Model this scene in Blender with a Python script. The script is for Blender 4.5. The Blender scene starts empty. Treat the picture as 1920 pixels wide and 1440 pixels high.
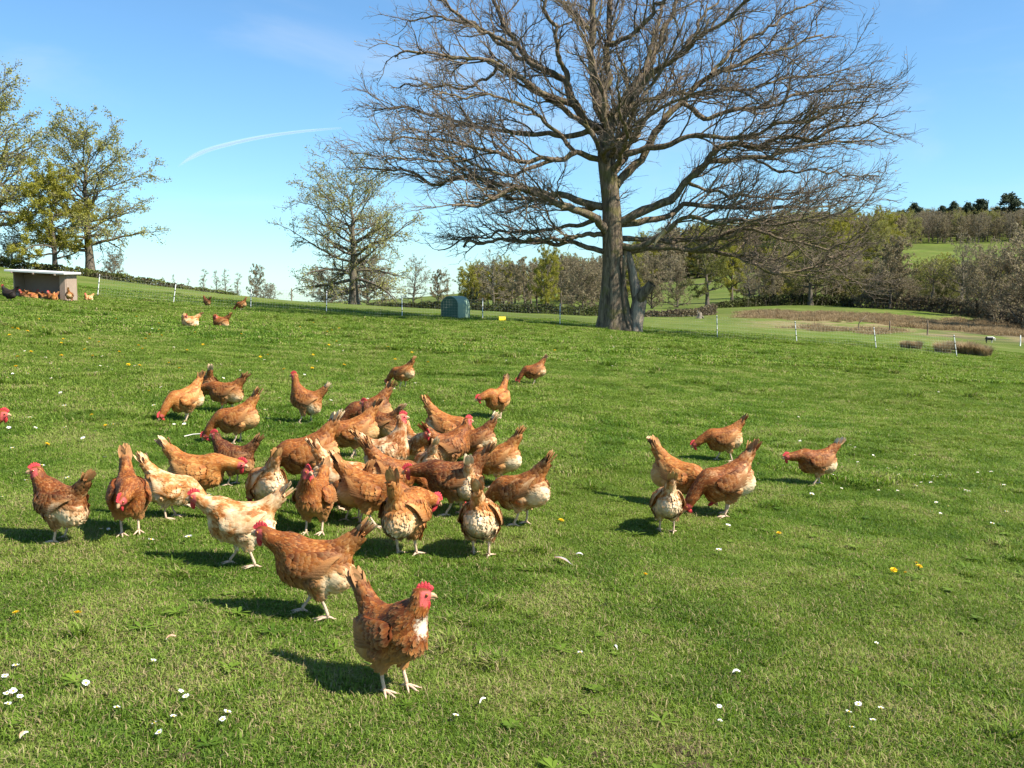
import bpy, math, random
import numpy as np
from mathutils import Vector, Matrix, Euler

random.seed(7)
S = bpy.context.scene
COL = S.collection
R = math.radians

# ------------------------------------------------------------------ camera, sky, sun, exposure
FPX = 1830.0
CAMZ = 1.6
PITCH = R(5.0)
cam_d = bpy.data.cameras.new('camera')
cam_d.sensor_width = 36.0
cam_d.lens = 36.0 * FPX / 1920.0
cam_d.clip_start = 0.05
cam_d.clip_end = 9000
cam = bpy.data.objects.new('camera', cam_d)
cam.location = (0, 0, CAMZ)
cam.rotation_euler = (R(90) - PITCH, 0, 0)
COL.objects.link(cam)
S.camera = cam

SUN_EL, SUN_BACK = R(46), R(22)          # sun stands to the right and a little behind the camera
sun_dir = Vector((math.cos(SUN_EL) * math.cos(SUN_BACK), -math.cos(SUN_EL) * math.sin(SUN_BACK), math.sin(SUN_EL)))
world = bpy.data.worlds.new('World')
S.world = world
world.use_nodes = True
wn, wl = world.node_tree.nodes, world.node_tree.links
for n in list(wn): wn.remove(n)
w_out = wn.new('ShaderNodeOutputWorld')
w_bg = wn.new('ShaderNodeBackground')
w_bg.inputs['Strength'].default_value = 0.074
sky = wn.new('ShaderNodeTexSky')
sky.sky_type = 'NISHITA'
sky.sun_disc = False
sky.sun_elevation = SUN_EL
sky.sun_rotation = R(90) + SUN_BACK
sky.altitude = 200
sky.air_density = 1.0
sky.dust_density = 0.25
sky.ozone_density = 3.0
w_tint = wn.new('ShaderNodeMix'); w_tint.data_type = 'RGBA'; w_tint.blend_type = 'MULTIPLY'
w_tint.inputs[0].default_value = 1.0
w_tint.inputs[7].default_value = (0.83, 1.13, 1.27, 1)      # the camera's blue rendering of the clear sky
wl.new(sky.outputs[0], w_tint.inputs[6])
# faint cirrus veils
w_geo = wn.new('ShaderNodeTexCoord')
w_map = wn.new('ShaderNodeMapping'); w_map.inputs['Scale'].default_value = (1.6, 1.6, 5.5); w_map.inputs['Rotation'].default_value = (0.25, -0.35, 0.4)
wl.new(w_geo.outputs['Generated'], w_map.inputs['Vector'])
w_no = wn.new('ShaderNodeTexNoise'); w_no.inputs['Scale'].default_value = 1.9; w_no.inputs['Detail'].default_value = 6; w_no.inputs['Roughness'].default_value = 0.55; w_no.inputs['Distortion'].default_value = 0.5
wl.new(w_map.outputs[0], w_no.inputs['Vector'])
w_mr = wn.new('ShaderNodeMapRange'); w_mr.interpolation_type = 'SMOOTHSTEP'
w_mr.inputs[1].default_value = 0.46; w_mr.inputs[2].default_value = 0.78; w_mr.inputs[4].default_value = 0.24
wl.new(w_no.outputs['Fac'], w_mr.inputs[0])
w_cl = wn.new('ShaderNodeMix'); w_cl.data_type = 'RGBA'
w_cl.inputs[7].default_value = (6.2, 6.6, 7.0, 1)
wl.new(w_mr.outputs[0], w_cl.inputs[0]); wl.new(w_tint.outputs[2], w_cl.inputs[6])
wl.new(w_cl.outputs[2], w_bg.inputs['Color'])
wl.new(w_bg.outputs[0], w_out.inputs['Surface'])

sun_d = bpy.data.lights.new('sun', 'SUN')
sun_d.energy = 5.0
sun_d.angle = R(0.53)
sun_d.color = (1.0, 0.95, 0.87)
sun = bpy.data.objects.new('sun', sun_d)
sun.rotation_euler = (-sun_dir).to_track_quat('-Z', 'Y').to_euler()
sun.location = sun_dir * 50
COL.objects.link(sun)

S.view_settings.view_transform = 'Standard'
S.view_settings.look = 'None'
S.view_settings.gamma = 1.0
S.view_settings.use_curve_mapping = False
S.view_settings.exposure = 1.08

# ------------------------------------------------------------------ helpers
def tag(o, label=None, cat=None, group=None, kind=None):
    if label: o['label'] = label
    if cat: o['category'] = cat
    if group: o['group'] = group
    if kind: o['kind'] = kind
    return o

def link(name, me, parent=None, mats=None):
    o = bpy.data.objects.new(name, me)
    COL.objects.link(o)
    if parent is not None: o.parent = parent
    if mats and me is not None and len(me.materials) == 0:
        for m in (mats if isinstance(mats, (list, tuple)) else [mats]): me.materials.append(m)
    return o

def empty(name, loc=(0, 0, 0), rz=0.0, label=None, cat=None, group=None, scale=1.0):
    o = bpy.data.objects.new(name, None)
    o.empty_display_size = 0.1
    o.location = loc
    o.rotation_euler = (0, 0, rz)
    o.scale = (scale,) * 3
    COL.objects.link(o)
    return tag(o, label, cat, group)

def mesh_np(name, V, F, smooth=True, mat_idx=None, attrs=None):
    """V (n,3); F list of face arrays (each (m,3) or (m,4))."""
    V = np.asarray(V, dtype=np.float32)
    Fs = [np.asarray(f, dtype=np.int32) for f in (F if isinstance(F, (list, tuple)) else [F]) if len(f)]
    me = bpy.data.meshes.new(name)
    me.vertices.add(len(V))
    me.vertices.foreach_set('co', V.ravel())
    loops = np.concatenate([f.ravel() for f in Fs])
    tot = np.concatenate([np.full(len(f), f.shape[1], dtype=np.int32) for f in Fs])
    start = np.concatenate([[0], np.cumsum(tot)[:-1]]).astype(np.int32)
    me.loops.add(len(loops))
    me.loops.foreach_set('vertex_index', loops)
    me.polygons.add(len(tot))
    me.polygons.foreach_set('loop_start', start)
    me.polygons.foreach_set('loop_total', tot)
    me.polygons.foreach_set('use_smooth', np.full(len(tot), bool(smooth)))
    if mat_idx is not None: me.polygons.foreach_set('material_index', np.asarray(mat_idx, dtype=np.int32))
    me.update(calc_edges=True)
    if attrs:
        for k, a in attrs.items():
            a = np.asarray(a, dtype=np.float32)
            if a.ndim == 1:
                at = me.attributes.new(k, 'FLOAT', 'POINT'); at.data.foreach_set('value', a)
            else:
                at = me.attributes.new(k, 'FLOAT_COLOR', 'POINT'); at.data.foreach_set('color', a.ravel())
    return me

class MB:
    """collects simple pieces into one mesh"""
    def __init__(self): self.V, self.F, self.n = [], [], 0
    def add(self, V, F):
        V = np.asarray(V, dtype=float)
        for f in F: self.F.append(np.asarray(f, dtype=int) + self.n)
        self.V.append(V); self.n += len(V)
        return self
    def box(self, c, s, rot=None, bevel=0.0):
        c, s = np.array(c, float), np.array(s, float) / 2
        P = np.array([[x, y, z] for x in (-1, 1) for y in (-1, 1) for z in (-1, 1)], float) * s
        if rot is not None: P = P @ np.array(Euler(rot).to_matrix()).T
        return self.add(P + c, [[[0, 1, 3, 2], [4, 6, 7, 5], [0, 4, 5, 1], [2, 3, 7, 6], [0, 2, 6, 4], [1, 5, 7, 3]]])
    def tube(self, pts, rad, k=6, cap=True):
        pts = np.array(pts, float); rad = np.broadcast_to(np.array(rad, float), (len(pts),))
        V, F = tubes(pts[None], rad[None], k)
        self.add(V, [F])
        if cap:
            n = len(pts)
            for i, c in ((0, range(k)), (n - 1, range((n - 1) * k, n * k))):
                base = self.n - n * k
                idx = np.array(list(c)) + base
                tri = np.array([[idx[0], idx[j], idx[j + 1]] for j in range(1, k - 1)])
                self.F.append(tri)
        return self
    def ball(self, c, r, nu=10, nv=6):
        r = np.broadcast_to(np.array(r, float), (3,))
        V = []
        for i in range(nv + 1):
            th = math.pi * i / nv
            for j in range(nu):
                ph = 2 * math.pi * j / nu
                V.append([math.sin(th) * math.cos(ph), math.sin(th) * math.sin(ph), math.cos(th)])
        F = [[i * nu + j, (i + 1) * nu + j, (i + 1) * nu + (j + 1) % nu, i * nu + (j + 1) % nu] for i in range(nv) for j in range(nu)]
        return self.add(np.array(V) * r + np.array(c, float), [F])
    def mesh(self, name, smooth=False):
        fs = {}
        for f in self.F: fs.setdefault(f.shape[1], []).append(f)
        return mesh_np(name, np.concatenate(self.V), [np.concatenate(v) for v in fs.values()], smooth)

def norm(a):
    return a / np.maximum(np.linalg.norm(a, axis=-1, keepdims=True), 1e-9)

def tubes(P, Rd, k):
    """P (N,S,3), Rd (N,S) -> verts, quads"""
    N, Sg, _ = P.shape
    T = np.empty_like(P)
    T[:, 1:-1] = P[:, 2:] - P[:, :-2]
    T[:, 0] = P[:, 1] - P[:, 0]
    T[:, -1] = P[:, -1] - P[:, -2]
    T = norm(T)
    main = norm(P[:, -1] - P[:, 0])
    ref = np.where(np.abs(main[:, 2:3]) > 0.8, np.array([[1.0, 0.13, 0.0]]), np.array([[0.05, 0.07, 1.0]]))
    A = norm(np.cross(T, ref[:, None, :]))
    B = np.cross(T, A)
    ang = np.arange(k) * 2 * np.pi / k
    V = P[:, :, None, :] + Rd[:, :, None, None] * (np.cos(ang)[None, None, :, None] * A[:, :, None, :] + np.sin(ang)[None, None, :, None] * B[:, :, None, :])
    idx = np.arange(N * Sg * k).reshape(N, Sg, k)
    a, b = idx[:, :-1, :], idx[:, 1:, :]
    F = np.stack([a, np.roll(a, -1, 2), np.roll(b, -1, 2), b], -1).reshape(-1, 4)
    return V.reshape(-1, 3), F

def noise_lat(seed):
    return np.random.default_rng(seed).random((64, 64))
_L = noise_lat(3)
def vnoise(x, y):
    """2d value noise 0..1"""
    xi, yi = np.floor(x).astype(int), np.floor(y).astype(int)
    fx, fy = x - xi, y - yi
    fx, fy = fx * fx * (3 - 2 * fx), fy * fy * (3 - 2 * fy)
    g = lambda i, j: _L[i % 64, j % 64]
    return (g(xi, yi) * (1 - fx) + g(xi + 1, yi) * fx) * (1 - fy) + (g(xi, yi + 1) * (1 - fx) + g(xi + 1, yi + 1) * fx) * fy

# ------------------------------------------------------------------ node helpers
def new_mat(name):
    m = bpy.data.materials.new(name)
    m.use_nodes = True
    nt = m.node_tree
    for n in list(nt.nodes): nt.nodes.remove(n)
    out = nt.nodes.new('ShaderNodeOutputMaterial')
    return m, nt, out

class NT:
    def __init__(self, nt): self.nt = nt
    def n(self, t, **kw):
        x = self.nt.nodes.new(t)
        for k, v in kw.items(): setattr(x, k, v)
        return x
    def val(self, sock, v):
        if hasattr(v, 'is_output') or isinstance(v, bpy.types.NodeSocket): self.nt.links.new(v, sock)
        elif isinstance(v, (tuple, list)) and len(v) == 3 and sock.type == 'RGBA': sock.default_value = (*v, 1)
        else: sock.default_value = v
    def math(self, op, a, b=0.0, clamp=False):
        x = self.n('ShaderNodeMath', operation=op, use_clamp=clamp)
        self.val(x.inputs[0], a); self.val(x.inputs[1], b)
        return x.outputs[0]
    def mix(self, f, a, b, mode='MIX'):
        x = self.n('ShaderNodeMix', data_type='RGBA', blend_type=mode)
        x.clamp_factor = True
        self.val(x.inputs[0], f); self.val(x.inputs[6], a); self.val(x.inputs[7], b)
        return x.outputs[2]
    def noise(self, vec, scale, detail=3.0, rough=0.55, dist=0.0):
        x = self.n('ShaderNodeTexNoise')
        if vec is not None: self.nt.links.new(vec, x.inputs['Vector'])
        x.inputs['Scale'].default_value = scale; x.inputs['Detail'].default_value = detail
        x.inputs['Roughness'].default_value = rough; x.inputs['Distortion'].default_value = dist
        return x.outputs['Fac']
    def ramp(self, f, stops):
        x = self.n('ShaderNodeValToRGB')
        self.nt.links.new(f, x.inputs[0])
        e = x.color_ramp.elements
        while len(e) < len(stops): e.new(0.5)
        for el, (p, c) in zip(e, stops):
            el.position = p
            el.color = (c, c, c, 1) if isinstance(c, (int, float)) else (*c, 1)
        return x.outputs[0]
    def smooth(self, v, lo, hi):
        x = self.n('ShaderNodeMapRange', interpolation_type='SMOOTHSTEP')
        self.val(x.inputs[0], v); self.val(x.inputs[1], lo); self.val(x.inputs[2], hi)
        return x.outputs[0]
    def attr(self, name, typ='GEOMETRY'):
        x = self.n('ShaderNodeAttribute', attribute_type=typ, attribute_name=name)
        return x
    def pos(self): return self.n('ShaderNodeNewGeometry').outputs['Position']
    def obj(self): return self.n('ShaderNodeTexCoord').outputs['Object']
    def stretch(self, vec, s):
        x = self.n('ShaderNodeMapping'); self.nt.links.new(vec, x.inputs['Vector']); x.inputs['Scale'].default_value = s
        return x.outputs[0]
    def bump(self, h, strength=0.5, dist=0.02):
        x = self.n('ShaderNodeBump'); self.val(x.inputs['Height'], h)
        x.inputs['Strength'].default_value = strength; x.inputs['Distance'].default_value = dist
        return x.outputs[0]
    def bsdf(self, color, rough=0.8, spec=0.3, normal=None, **kw):
        x = self.n('ShaderNodeBsdfPrincipled')
        self.val(x.inputs['Base Color'], color); self.val(x.inputs['Roughness'], rough)
        self.val(x.inputs['Specular IOR Level'], spec)
        if normal is not None: self.nt.links.new(normal, x.inputs['Normal'])
        for k, v in kw.items(): self.val(x.inputs[k], v)
        return x.outputs[0]
    def leafy(self, color, trans, rough=0.5, spec=0.25, tf=0.45):
        p = self.bsdf(color, rough, spec)
        t = self.n('ShaderNodeBsdfTranslucent'); self.val(t.inputs['Color'], trans)
        m = self.n('ShaderNodeMixShader'); m.inputs[0].default_value = tf
        self.nt.links.new(p, m.inputs[1]); self.nt.links.new(t.outputs[0], m.inputs[2])
        return m.outputs[0]

def simple_mat(name, c1, c2=None, scale=20.0, rough=0.75, spec=0.25, bump=0.0, bscale=None, metal=0.0):
    m, nt, out = new_mat(name); g = NT(nt)
    c2 = c2 or tuple(x * 0.75 for x in c1)
    ob = g.obj()
    col = g.mix(g.noise(ob, scale, 4, 0.6), c1, c2)
    nrm = g.bump(g.noise(ob, bscale or scale * 2, 4), bump, 0.01) if bump else None
    nt.links.new(g.bsdf(col, rough, spec, nrm, Metallic=metal), out.inputs[0])
    return m

# ------------------------------------------------------------------ terrain
A_SL, B_SL = 0.0245, -0.060
def plane_z(X, Y): return A_SL * Y + B_SL * X
def py_of(Y, Z):      # image row (1440-high picture) of a point at depth Y and height Z
    return 720 + FPX * np.tan(-np.arctan2(Z - CAMZ, Y) - PITCH)
def z_of(Y, py): return CAMZ + Y * np.tan(-PITCH - np.arctan((py - 720) / FPX))

_ctrl = [
 (-500, 498, 38), (-150, 528, 38), (183, 556, 38), (325, 568.5, 38), (470, 578.5, 38), (612, 586.5, 38), (754, 596, 38), (905, 601, 38), (1050, 611, 38),
 (1195, 623, 38), (1345, 633.5, 38), (1493, 643.5, 38), (1641, 654, 38), (1790, 668, 38), (2200, 696, 38), (2600, 722, 38),
 (-500, 420, 70), (-150, 470, 70), (0, 503, 70), (150, 517, 70), (300, 537, 70), (440, 556, 73),
 (560, 566, 78), (700, 574, 82), (900, 583, 82), (1130, 593, 82),
 (1200, 603, 60), (1345, 612, 60), (1500, 619, 60), (1641, 625, 60), (1790, 634, 60), (1900, 642, 60), (2200, 660, 60), (2600, 680, 60),
 (1200, 593, 80), (1345, 593, 80), (1500, 597, 80), (1641, 604, 80), (1790, 611, 80), (2200, 628, 80), (2600, 640, 80),
 (1200, 579, 105), (1345, 577, 105), (1500, 574, 105), (1641, 577, 105), (1790, 584, 105), (2200, 598, 105), (2600, 606, 105),
 (1130, 585, 120), (900, 590, 120), (700, 586, 120), (440, 574, 120), (150, 548, 120), (-150, 520, 120), (-500, 490, 120),
 (1200, 571, 145), (1345, 564, 145), (1500, 561, 145), (1650, 562, 145), (1800, 566, 145), (2200, 566, 145), (2600, 566, 145),
 (900, 580, 180), (500, 580, 180), (100, 570, 180), (-400, 560, 180),
 (900, 570, 300), (500, 575, 300), (100, 570, 300), (-400, 565, 300), (1100, 560, 300),
 (1200, 535, 260), (1345, 520, 260), (1500, 508, 260), (1650, 503, 260), (1800, 500, 260), (2200, 490, 260), (2600, 480, 260),
 (1200, 512, 370), (1345, 486, 370), (1500, 470, 370), (1650, 462, 370), (1800, 459, 370), (2200, 448, 370), (2600, 440, 370),
 (1200, 500, 520), (1345, 470, 520), (1500, 452, 520), (1650, 436, 520), (1800, 428, 520), (2200, 415, 520), (2600, 410, 520),
 (900, 566, 600), (500, 570, 600), (100, 568, 600), (-400, 564, 600), (1100, 555, 600),
 (1200, 540, 1400), (1650, 540, 1400), (2200, 540, 1400), (900, 566, 1400), (100, 566, 1400), (-400, 566, 1400),
]
for _u in range(-600, 2801, 340):
    for _Y in (9, 14, 20):
        Xc = (_u - 960) / FPX * _Y
        _ctrl.append((_u, float(py_of(_Y, plane_z(Xc, _Y))), _Y))
_c = np.array(_ctrl, float)
_cz = z_of(_c[:, 2], _c[:, 1])
_czc = _c[:, 2] * math.cos(PITCH) - (_cz - CAMZ) * math.sin(PITCH)
_cX = (_c[:, 0] - 960) / FPX * _czc
def _uv(X, Y): return np.stack([X / Y * FPX / 420.0, np.log(Y) * 3.0], -1)
_cuv = _uv(_cX, _c[:, 2])
_res = _c[:, 1] - py_of(_c[:, 2], plane_z(_cX, _c[:, 2]))
def _tps_k(r2): return np.where(r2 > 1e-12, 0.5 * r2 * np.log(np.maximum(r2, 1e-12)), 0.0)
def _tps_fit(P, v, lam=0.02):
    n = len(P)
    K = _tps_k(((P[:, None] - P[None]) ** 2).sum(-1)) + lam * np.eye(n)
    Q = np.concatenate([np.ones((n, 1)), P], 1)
    M = np.block([[K, Q], [Q.T, np.zeros((3, 3))]])
    return np.linalg.solve(M, np.concatenate([v, np.zeros(3)]))
_w = _tps_fit(_cuv, _res)
def ground_z(X, Y, fine=True):
    X = np.asarray(X, float); Y = np.asarray(Y, float)
    X, Y = np.broadcast_arrays(X, Y)
    sh = X.shape; X = X.ravel(); Y = Y.ravel()
    Yc = np.clip(Y, 8.0, 1500)
    u = np.clip(X / Yc, -0.85, 0.95)
    P = np.stack([u * FPX / 420.0, np.log(Yc) * 3.0], -1)
    res = np.empty(len(P))
    for i in range(0, len(P), 20000):
        p = P[i:i + 20000]
        res[i:i + 20000] = _tps_k(((p[:, None] - _cuv[None]) ** 2).sum(-1)) @ _w[:-3] + _w[-3] + p @ _w[-2:]
    s = np.clip((Y - 9) / 11, 0, 1); s = s * s * (3 - 2 * s)
    Xe = u * Yc * (Y > 8) + np.where(Y > 8, 0, X)
    zp = plane_z(np.where(Y > 8, Xe, X), Y)
    z = zp + 0
    m = Y > 8
    z[m] = z_of(Y[m], py_of(Y[m], zp[m]) + res[m] * s[m])
    if fine:
        z = z + (vnoise(X * 1.3 + 9, Y * 1.3) - 0.5) * 0.035 * np.clip(Y / 6, 0.3, 1) + (vnoise(X * 0.35 + 3, Y * 0.35) - 0.5) * 0.09 * np.clip(Y / 15, 0.1, 1)
    return z.reshape(sh)

cp, sp = math.cos(PITCH), math.sin(PITCH)
def ray(px, py):
    xc, yc = (px - 960) / FPX, (720 - py) / FPX
    d = Vector((xc, cp + yc * sp, -sp + yc * cp))
    return d
def P3(px, py, Y):
    d = ray(px, py)
    t = Y / d.y
    return Vector((d.x * t, Y, CAMZ + d.z * t))
_T = np.concatenate([np.linspace(2.6, 30, 1400), np.geomspace(30.02, 900, 1500)])
def on_ground(px, py):
    d = ray(px, py)
    t = _T / d.y
    X, Y, Z = d.x * t, _T, CAMZ + d.z * t
    h = Z - ground_z(X, Y)
    i = np.argmax(h < 0)
    if h[i] >= 0: i = len(_T) - 1
    return Vector((X[i], Y[i], float(ground_z(X[i], Y[i]))))
def at_col(px, Y):       # ground point in picture column px at depth Y
    X = (px - 960) / FPX * Y * 1.0
    z = float(ground_z(X, Y))
    zc = Y * cp - (z - CAMZ) * sp
    X = (px - 960) / FPX * zc
    return Vector((X, Y, float(ground_z(X, Y))))

# ground sheet
Yr = np.concatenate([np.linspace(-30, 2.0, 20), np.geomspace(2.3, 60, 190)[0:], np.geomspace(61, 1600, 130)])
Uc = np.linspace(-1, 1, 261)
Uc = 1.25 * np.sign(Uc) * np.abs(Uc) ** 1.15
GY = np.repeat(Yr[:, None], len(Uc), 1)
GX = Uc[None] * (14 + np.maximum(GY, 0))
GZ = ground_z(GX, GY)
nr, nc = GX.shape
gi = np.arange(nr * nc).reshape(nr, nc)
GF = np.stack([gi[:-1, :-1], gi[:-1, 1:], gi[1:, 1:], gi[1:, :-1]], -1).reshape(-1, 4)
me_ground = mesh_np('meadow', np.stack([GX, GY, GZ], -1).reshape(-1, 3), GF, True)

# grass colours shared by ground and blades (world position noise)
def grass_tint(g):
    p = g.pos()
    big = g.noise(p, 0.22, 3, 0.6)
    mid = g.noise(p, 1.7, 3, 0.6)
    return big, mid

gm, nt, out = new_mat('ground_grass'); g = NT(nt)
big, mid = grass_tint(g)
pos = g.pos()
fine = g.noise(g.stretch(pos, (1, 1, 1)), 45, 5, 0.7)
sepY = g.n('ShaderNodeSeparateXYZ'); nt.links.new(pos, sepY.inputs[0])
far = g.smooth(sepY.outputs['Y'], 18.0, 44.0)
base = g.mix(g.smooth(mid, 0.38, 0.62), (0.075, 0.135, 0.014), (0.125, 0.160, 0.028))
soil = g.mix(fine, (0.085, 0.078, 0.034), base)
near_c = g.mix(0.55, soil, base)
speck = g.noise(pos, 5.0, 4, 0.75)
far_c = g.mix(g.smooth(speck, 0.35, 0.7), (0.072, 0.118, 0.014), (0.125, 0.165, 0.026))
far_c = g.mix(g.smooth(big, 0.4, 0.65), far_c, (0.135, 0.158, 0.034))
far_c = g.mix(g.smooth(g.noise(g.stretch(pos, (1, .45, 1)), 0.06, 5, 0.65), 0.40, 0.62), far_c, (0.080, 0.105, 0.018))
far_c = g.mix(g.smooth(g.noise(g.stretch(pos, (.4, 1.3, 1)), 0.35, 5, 0.7), 0.50, 0.70), far_c, (0.170, 0.170, 0.055))
col = g.mix(far, near_c, far_c)
# rough brown marsh along the stream and leaf litter under the hedges
X_, Y_ = sepY.outputs['X'], sepY.outputs['Y']
wob = g.math('MULTIPLY', g.math('SUBTRACT', g.noise(pos, 0.16, 4, 0.6), 0.5), 26.0)
Yw = g.math('ADD', Y_, wob)
m1 = g.math('MULTIPLY', g.smooth(Yw, 59.0, 64.0), g.math('SUBTRACT', 1.0, g.smooth(Yw, 84.0, 90.0)))
ang = g.math('DIVIDE', X_, Y_)
m1 = g.math('MULTIPLY', m1, g.smooth(ang, 0.20, 0.30))
marsh = g.mix(g.noise(pos, 0.9, 4, 0.7), (0.17, 0.135, 0.060), (0.27, 0.21, 0.105))
marsh = g.mix(g.smooth(g.noise(pos, 0.35, 3), 0.48, 0.60), marsh, (0.11, 0.15, 0.025))
m_on = g.math('MULTIPLY', m1, g.smooth(g.noise(pos, 0.45, 4, 0.65), 0.30, 0.46))
col = g.mix(m_on, col, marsh)
mud = g.math('MULTIPLY', g.math('MULTIPLY', g.smooth(Y_, 57.5, 61.0), g.math('SUBTRACT', 1.0, g.smooth(Yw, 70.0, 76.0))), g.smooth(ang, 0.40, 0.45))
col = g.mix(g.math('MULTIPLY', mud, g.smooth(g.noise(g.stretch(pos, (.25, 1, 1)), 0.5, 4, .6), .40, .60)), col, g.mix(g.noise(pos, 1.3, 4), (0.060, 0.050, 0.034), (0.12, 0.10, 0.06)))
nt.links.new(g.bsdf(col, 0.95, 0.08, g.bump(g.noise(pos, 14, 5, 0.7), 0.6, 0.05)), out.inputs[0])
ground = link('meadow_ground', me_ground, None, gm)
tag(ground, 'green grazed meadow sloping up to the left and down to a stream on the right', None, None, 'structure')

# ------------------------------------------------------------------ grass blades
bm_, nt, out = new_mat('grass_blade'); g = NT(nt)
big, mid = grass_tint(g)
at = g.attr('bcol'); sepc = g.n('ShaderNodeSeparateColor'); nt.links.new(at.outputs['Color'], sepc.inputs[0])
rnd, hgt, dry = sepc.outputs[0], sepc.outputs[1], sepc.outputs[2]
f = g.math('ADD', g.math('MULTIPLY', rnd, 0.52), g.math('MULTIPLY', g.smooth(mid, 0.34, 0.66), 0.52))
c = g.ramp(f, [(0.0, (0.034, 0.086, 0.008)), (0.32, (0.095, 0.172, 0.014)), (0.62, (0.180, 0.270, 0.030)), (1.0, (0.36, 0.385, 0.10))])
c = g.mix(g.math('MULTIPLY', g.smooth(big, 0.40, 0.62), 0.45), c, (0.185, 0.238, 0.032))
worn = g.n('ShaderNodeSeparateXYZ'); nt.links.new(g.pos(), worn.inputs[0])
wornf = g.math('MULTIPLY', g.math('SUBTRACT', 1.0, g.smooth(worn.outputs['Y'], 3.2, 7.5)), g.math('ADD', 0.03, g.math('MULTIPLY', big, 0.24)))
dry = g.math('ADD', dry, wornf)
dryf = g.math('GREATER_THAN', g.math('ADD', dry, g.math('MULTIPLY', g.smooth(mid, 0.44, 0.68), 0.24)), 0.96)
c = g.mix(dryf, c, g.mix(rnd, (0.26, 0.19, 0.085), (0.42, 0.35, 0.17)))
tr = g.mix(0.5, c, (0.24, 0.36, 0.015))
nt.links.new(g.leafy(c, tr, 0.6, 0.18, 0.35), out.inputs[0])
MAT_BLADE = bm_

def blade_patch(name, size, n, hmin, hmax, width, lean, seed, clump=0):
    r = np.random.default_rng(seed)
    if clump:
        cc = r.normal(0, size * 0.22, (clump, 2))
        b = cc[r.integers(0, clump, n)] + r.normal(0, size * 0.10, (n, 2))
    else:
        b = (r.random((n, 2)) - 0.5) * size
    h = hmin + (hmax - hmin) * r.random(n) ** 1.6
    # clumps of taller grass
    cl = vnoise(b[:, 0] / size * 5 + seed * 7, b[:, 1] / size * 5)
    h = h * (0.65 + 0.8 * cl)
    az = r.random(n) * 2 * np.pi
    d = np.stack([np.cos(az), np.sin(az)], -1)
    ln = lean * (0.4 + r.random(n))
    side = np.stack([-d[:, 1], d[:, 0]], -1)
    tw = r.normal(0, 0.5, n)
    side = norm(side * np.cos(tw)[:, None] + d * np.sin(tw)[:, None])
    w = width * (0.6 + 0.8 * r.random(n))
    V = np.zeros((n, 5, 3))
    for k, (t, wf) in enumerate(((0, 0.8), (0.5, 1.0))):
        out_ = d * (h * ln * t ** 1.7)[:, None]
        z = h * (t - 0.35 * np.minimum(ln, 1.3) * t ** 2.2)
        for s, sg in ((0, -1), (1, 1)):
            V[:, 2 * k + s, :2] = b + out_ + side * (sg * w * wf * 0.5)[:, None]
            V[:, 2 * k + s, 2] = z
    V[:, 4, :2] = b + d * (h * ln)[:, None]
    V[:, 4, 2] = h * (1 - 0.35 * np.minimum(ln, 1.3) - 0.12 * ln)
    V[:, :2, 2] -= 0.012
    i = np.arange(n)[:, None] * 5
    Q = i + np.array([[0, 1, 3, 2]]); Tt = i + np.array([[2, 3, 4]])
    rn = np.clip(r.normal(0.45, 0.25, n), 0, 1)
    at = np.zeros((n, 5, 4)); at[:, :, 0] = rn[:, None]; at[:, :, 1] = [0, 0, .5, .5, 1]; at[:, :, 2] = r.random(n)[:, None]; at[:, :, 3] = 1
    me = mesh_np(name, V.reshape(-1, 3), [Q, Tt], True, attrs={'bcol': at.reshape(-1, 4)})
    me.materials.append(MAT_BLADE)
    return me

def scatter_group(coll):
    ng = bpy.data.node_groups.new('scatter_' + coll.name, 'GeometryNodeTree')
    ng.interface.new_socket('Geometry', in_out='INPUT', socket_type='NodeSocketGeometry')
    ng.interface.new_socket('Geometry', in_out='OUTPUT', socket_type='NodeSocketGeometry')
    N, L = ng.nodes, ng.links
    i, o = N.new('NodeGroupInput'), N.new('NodeGroupOutput')
    ci = N.new('GeometryNodeCollectionInfo'); ci.inputs[0].default_value = coll
    ci.inputs['Separate Children'].default_value = True; ci.inputs['Reset Children'].default_value = True
    ip = N.new('GeometryNodeInstanceOnPoints'); ip.inputs['Pick Instance'].default_value = True
    def na(nm, t):
        x = N.new('GeometryNodeInputNamedAttribute'); x.data_type = t; x.inputs[0].default_value = nm
        return x.outputs[0]
    L.new(i.outputs[0], ip.inputs['Points']); L.new(ci.outputs[0], ip.inputs['Instance'])
    L.new(na('idx', 'INT'), ip.inputs['Instance Index'])
    e2r = N.new('FunctionNodeEulerToRotation'); L.new(na('rot', 'FLOAT_VECTOR'), e2r.inputs[0]); L.new(e2r.outputs[0], ip.inputs['Rotation'])
    L.new(na('scl', 'FLOAT_VECTOR'), ip.inputs['Scale'])
    L.new(ip.outputs[0], o.inputs[0])
    return ng

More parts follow.
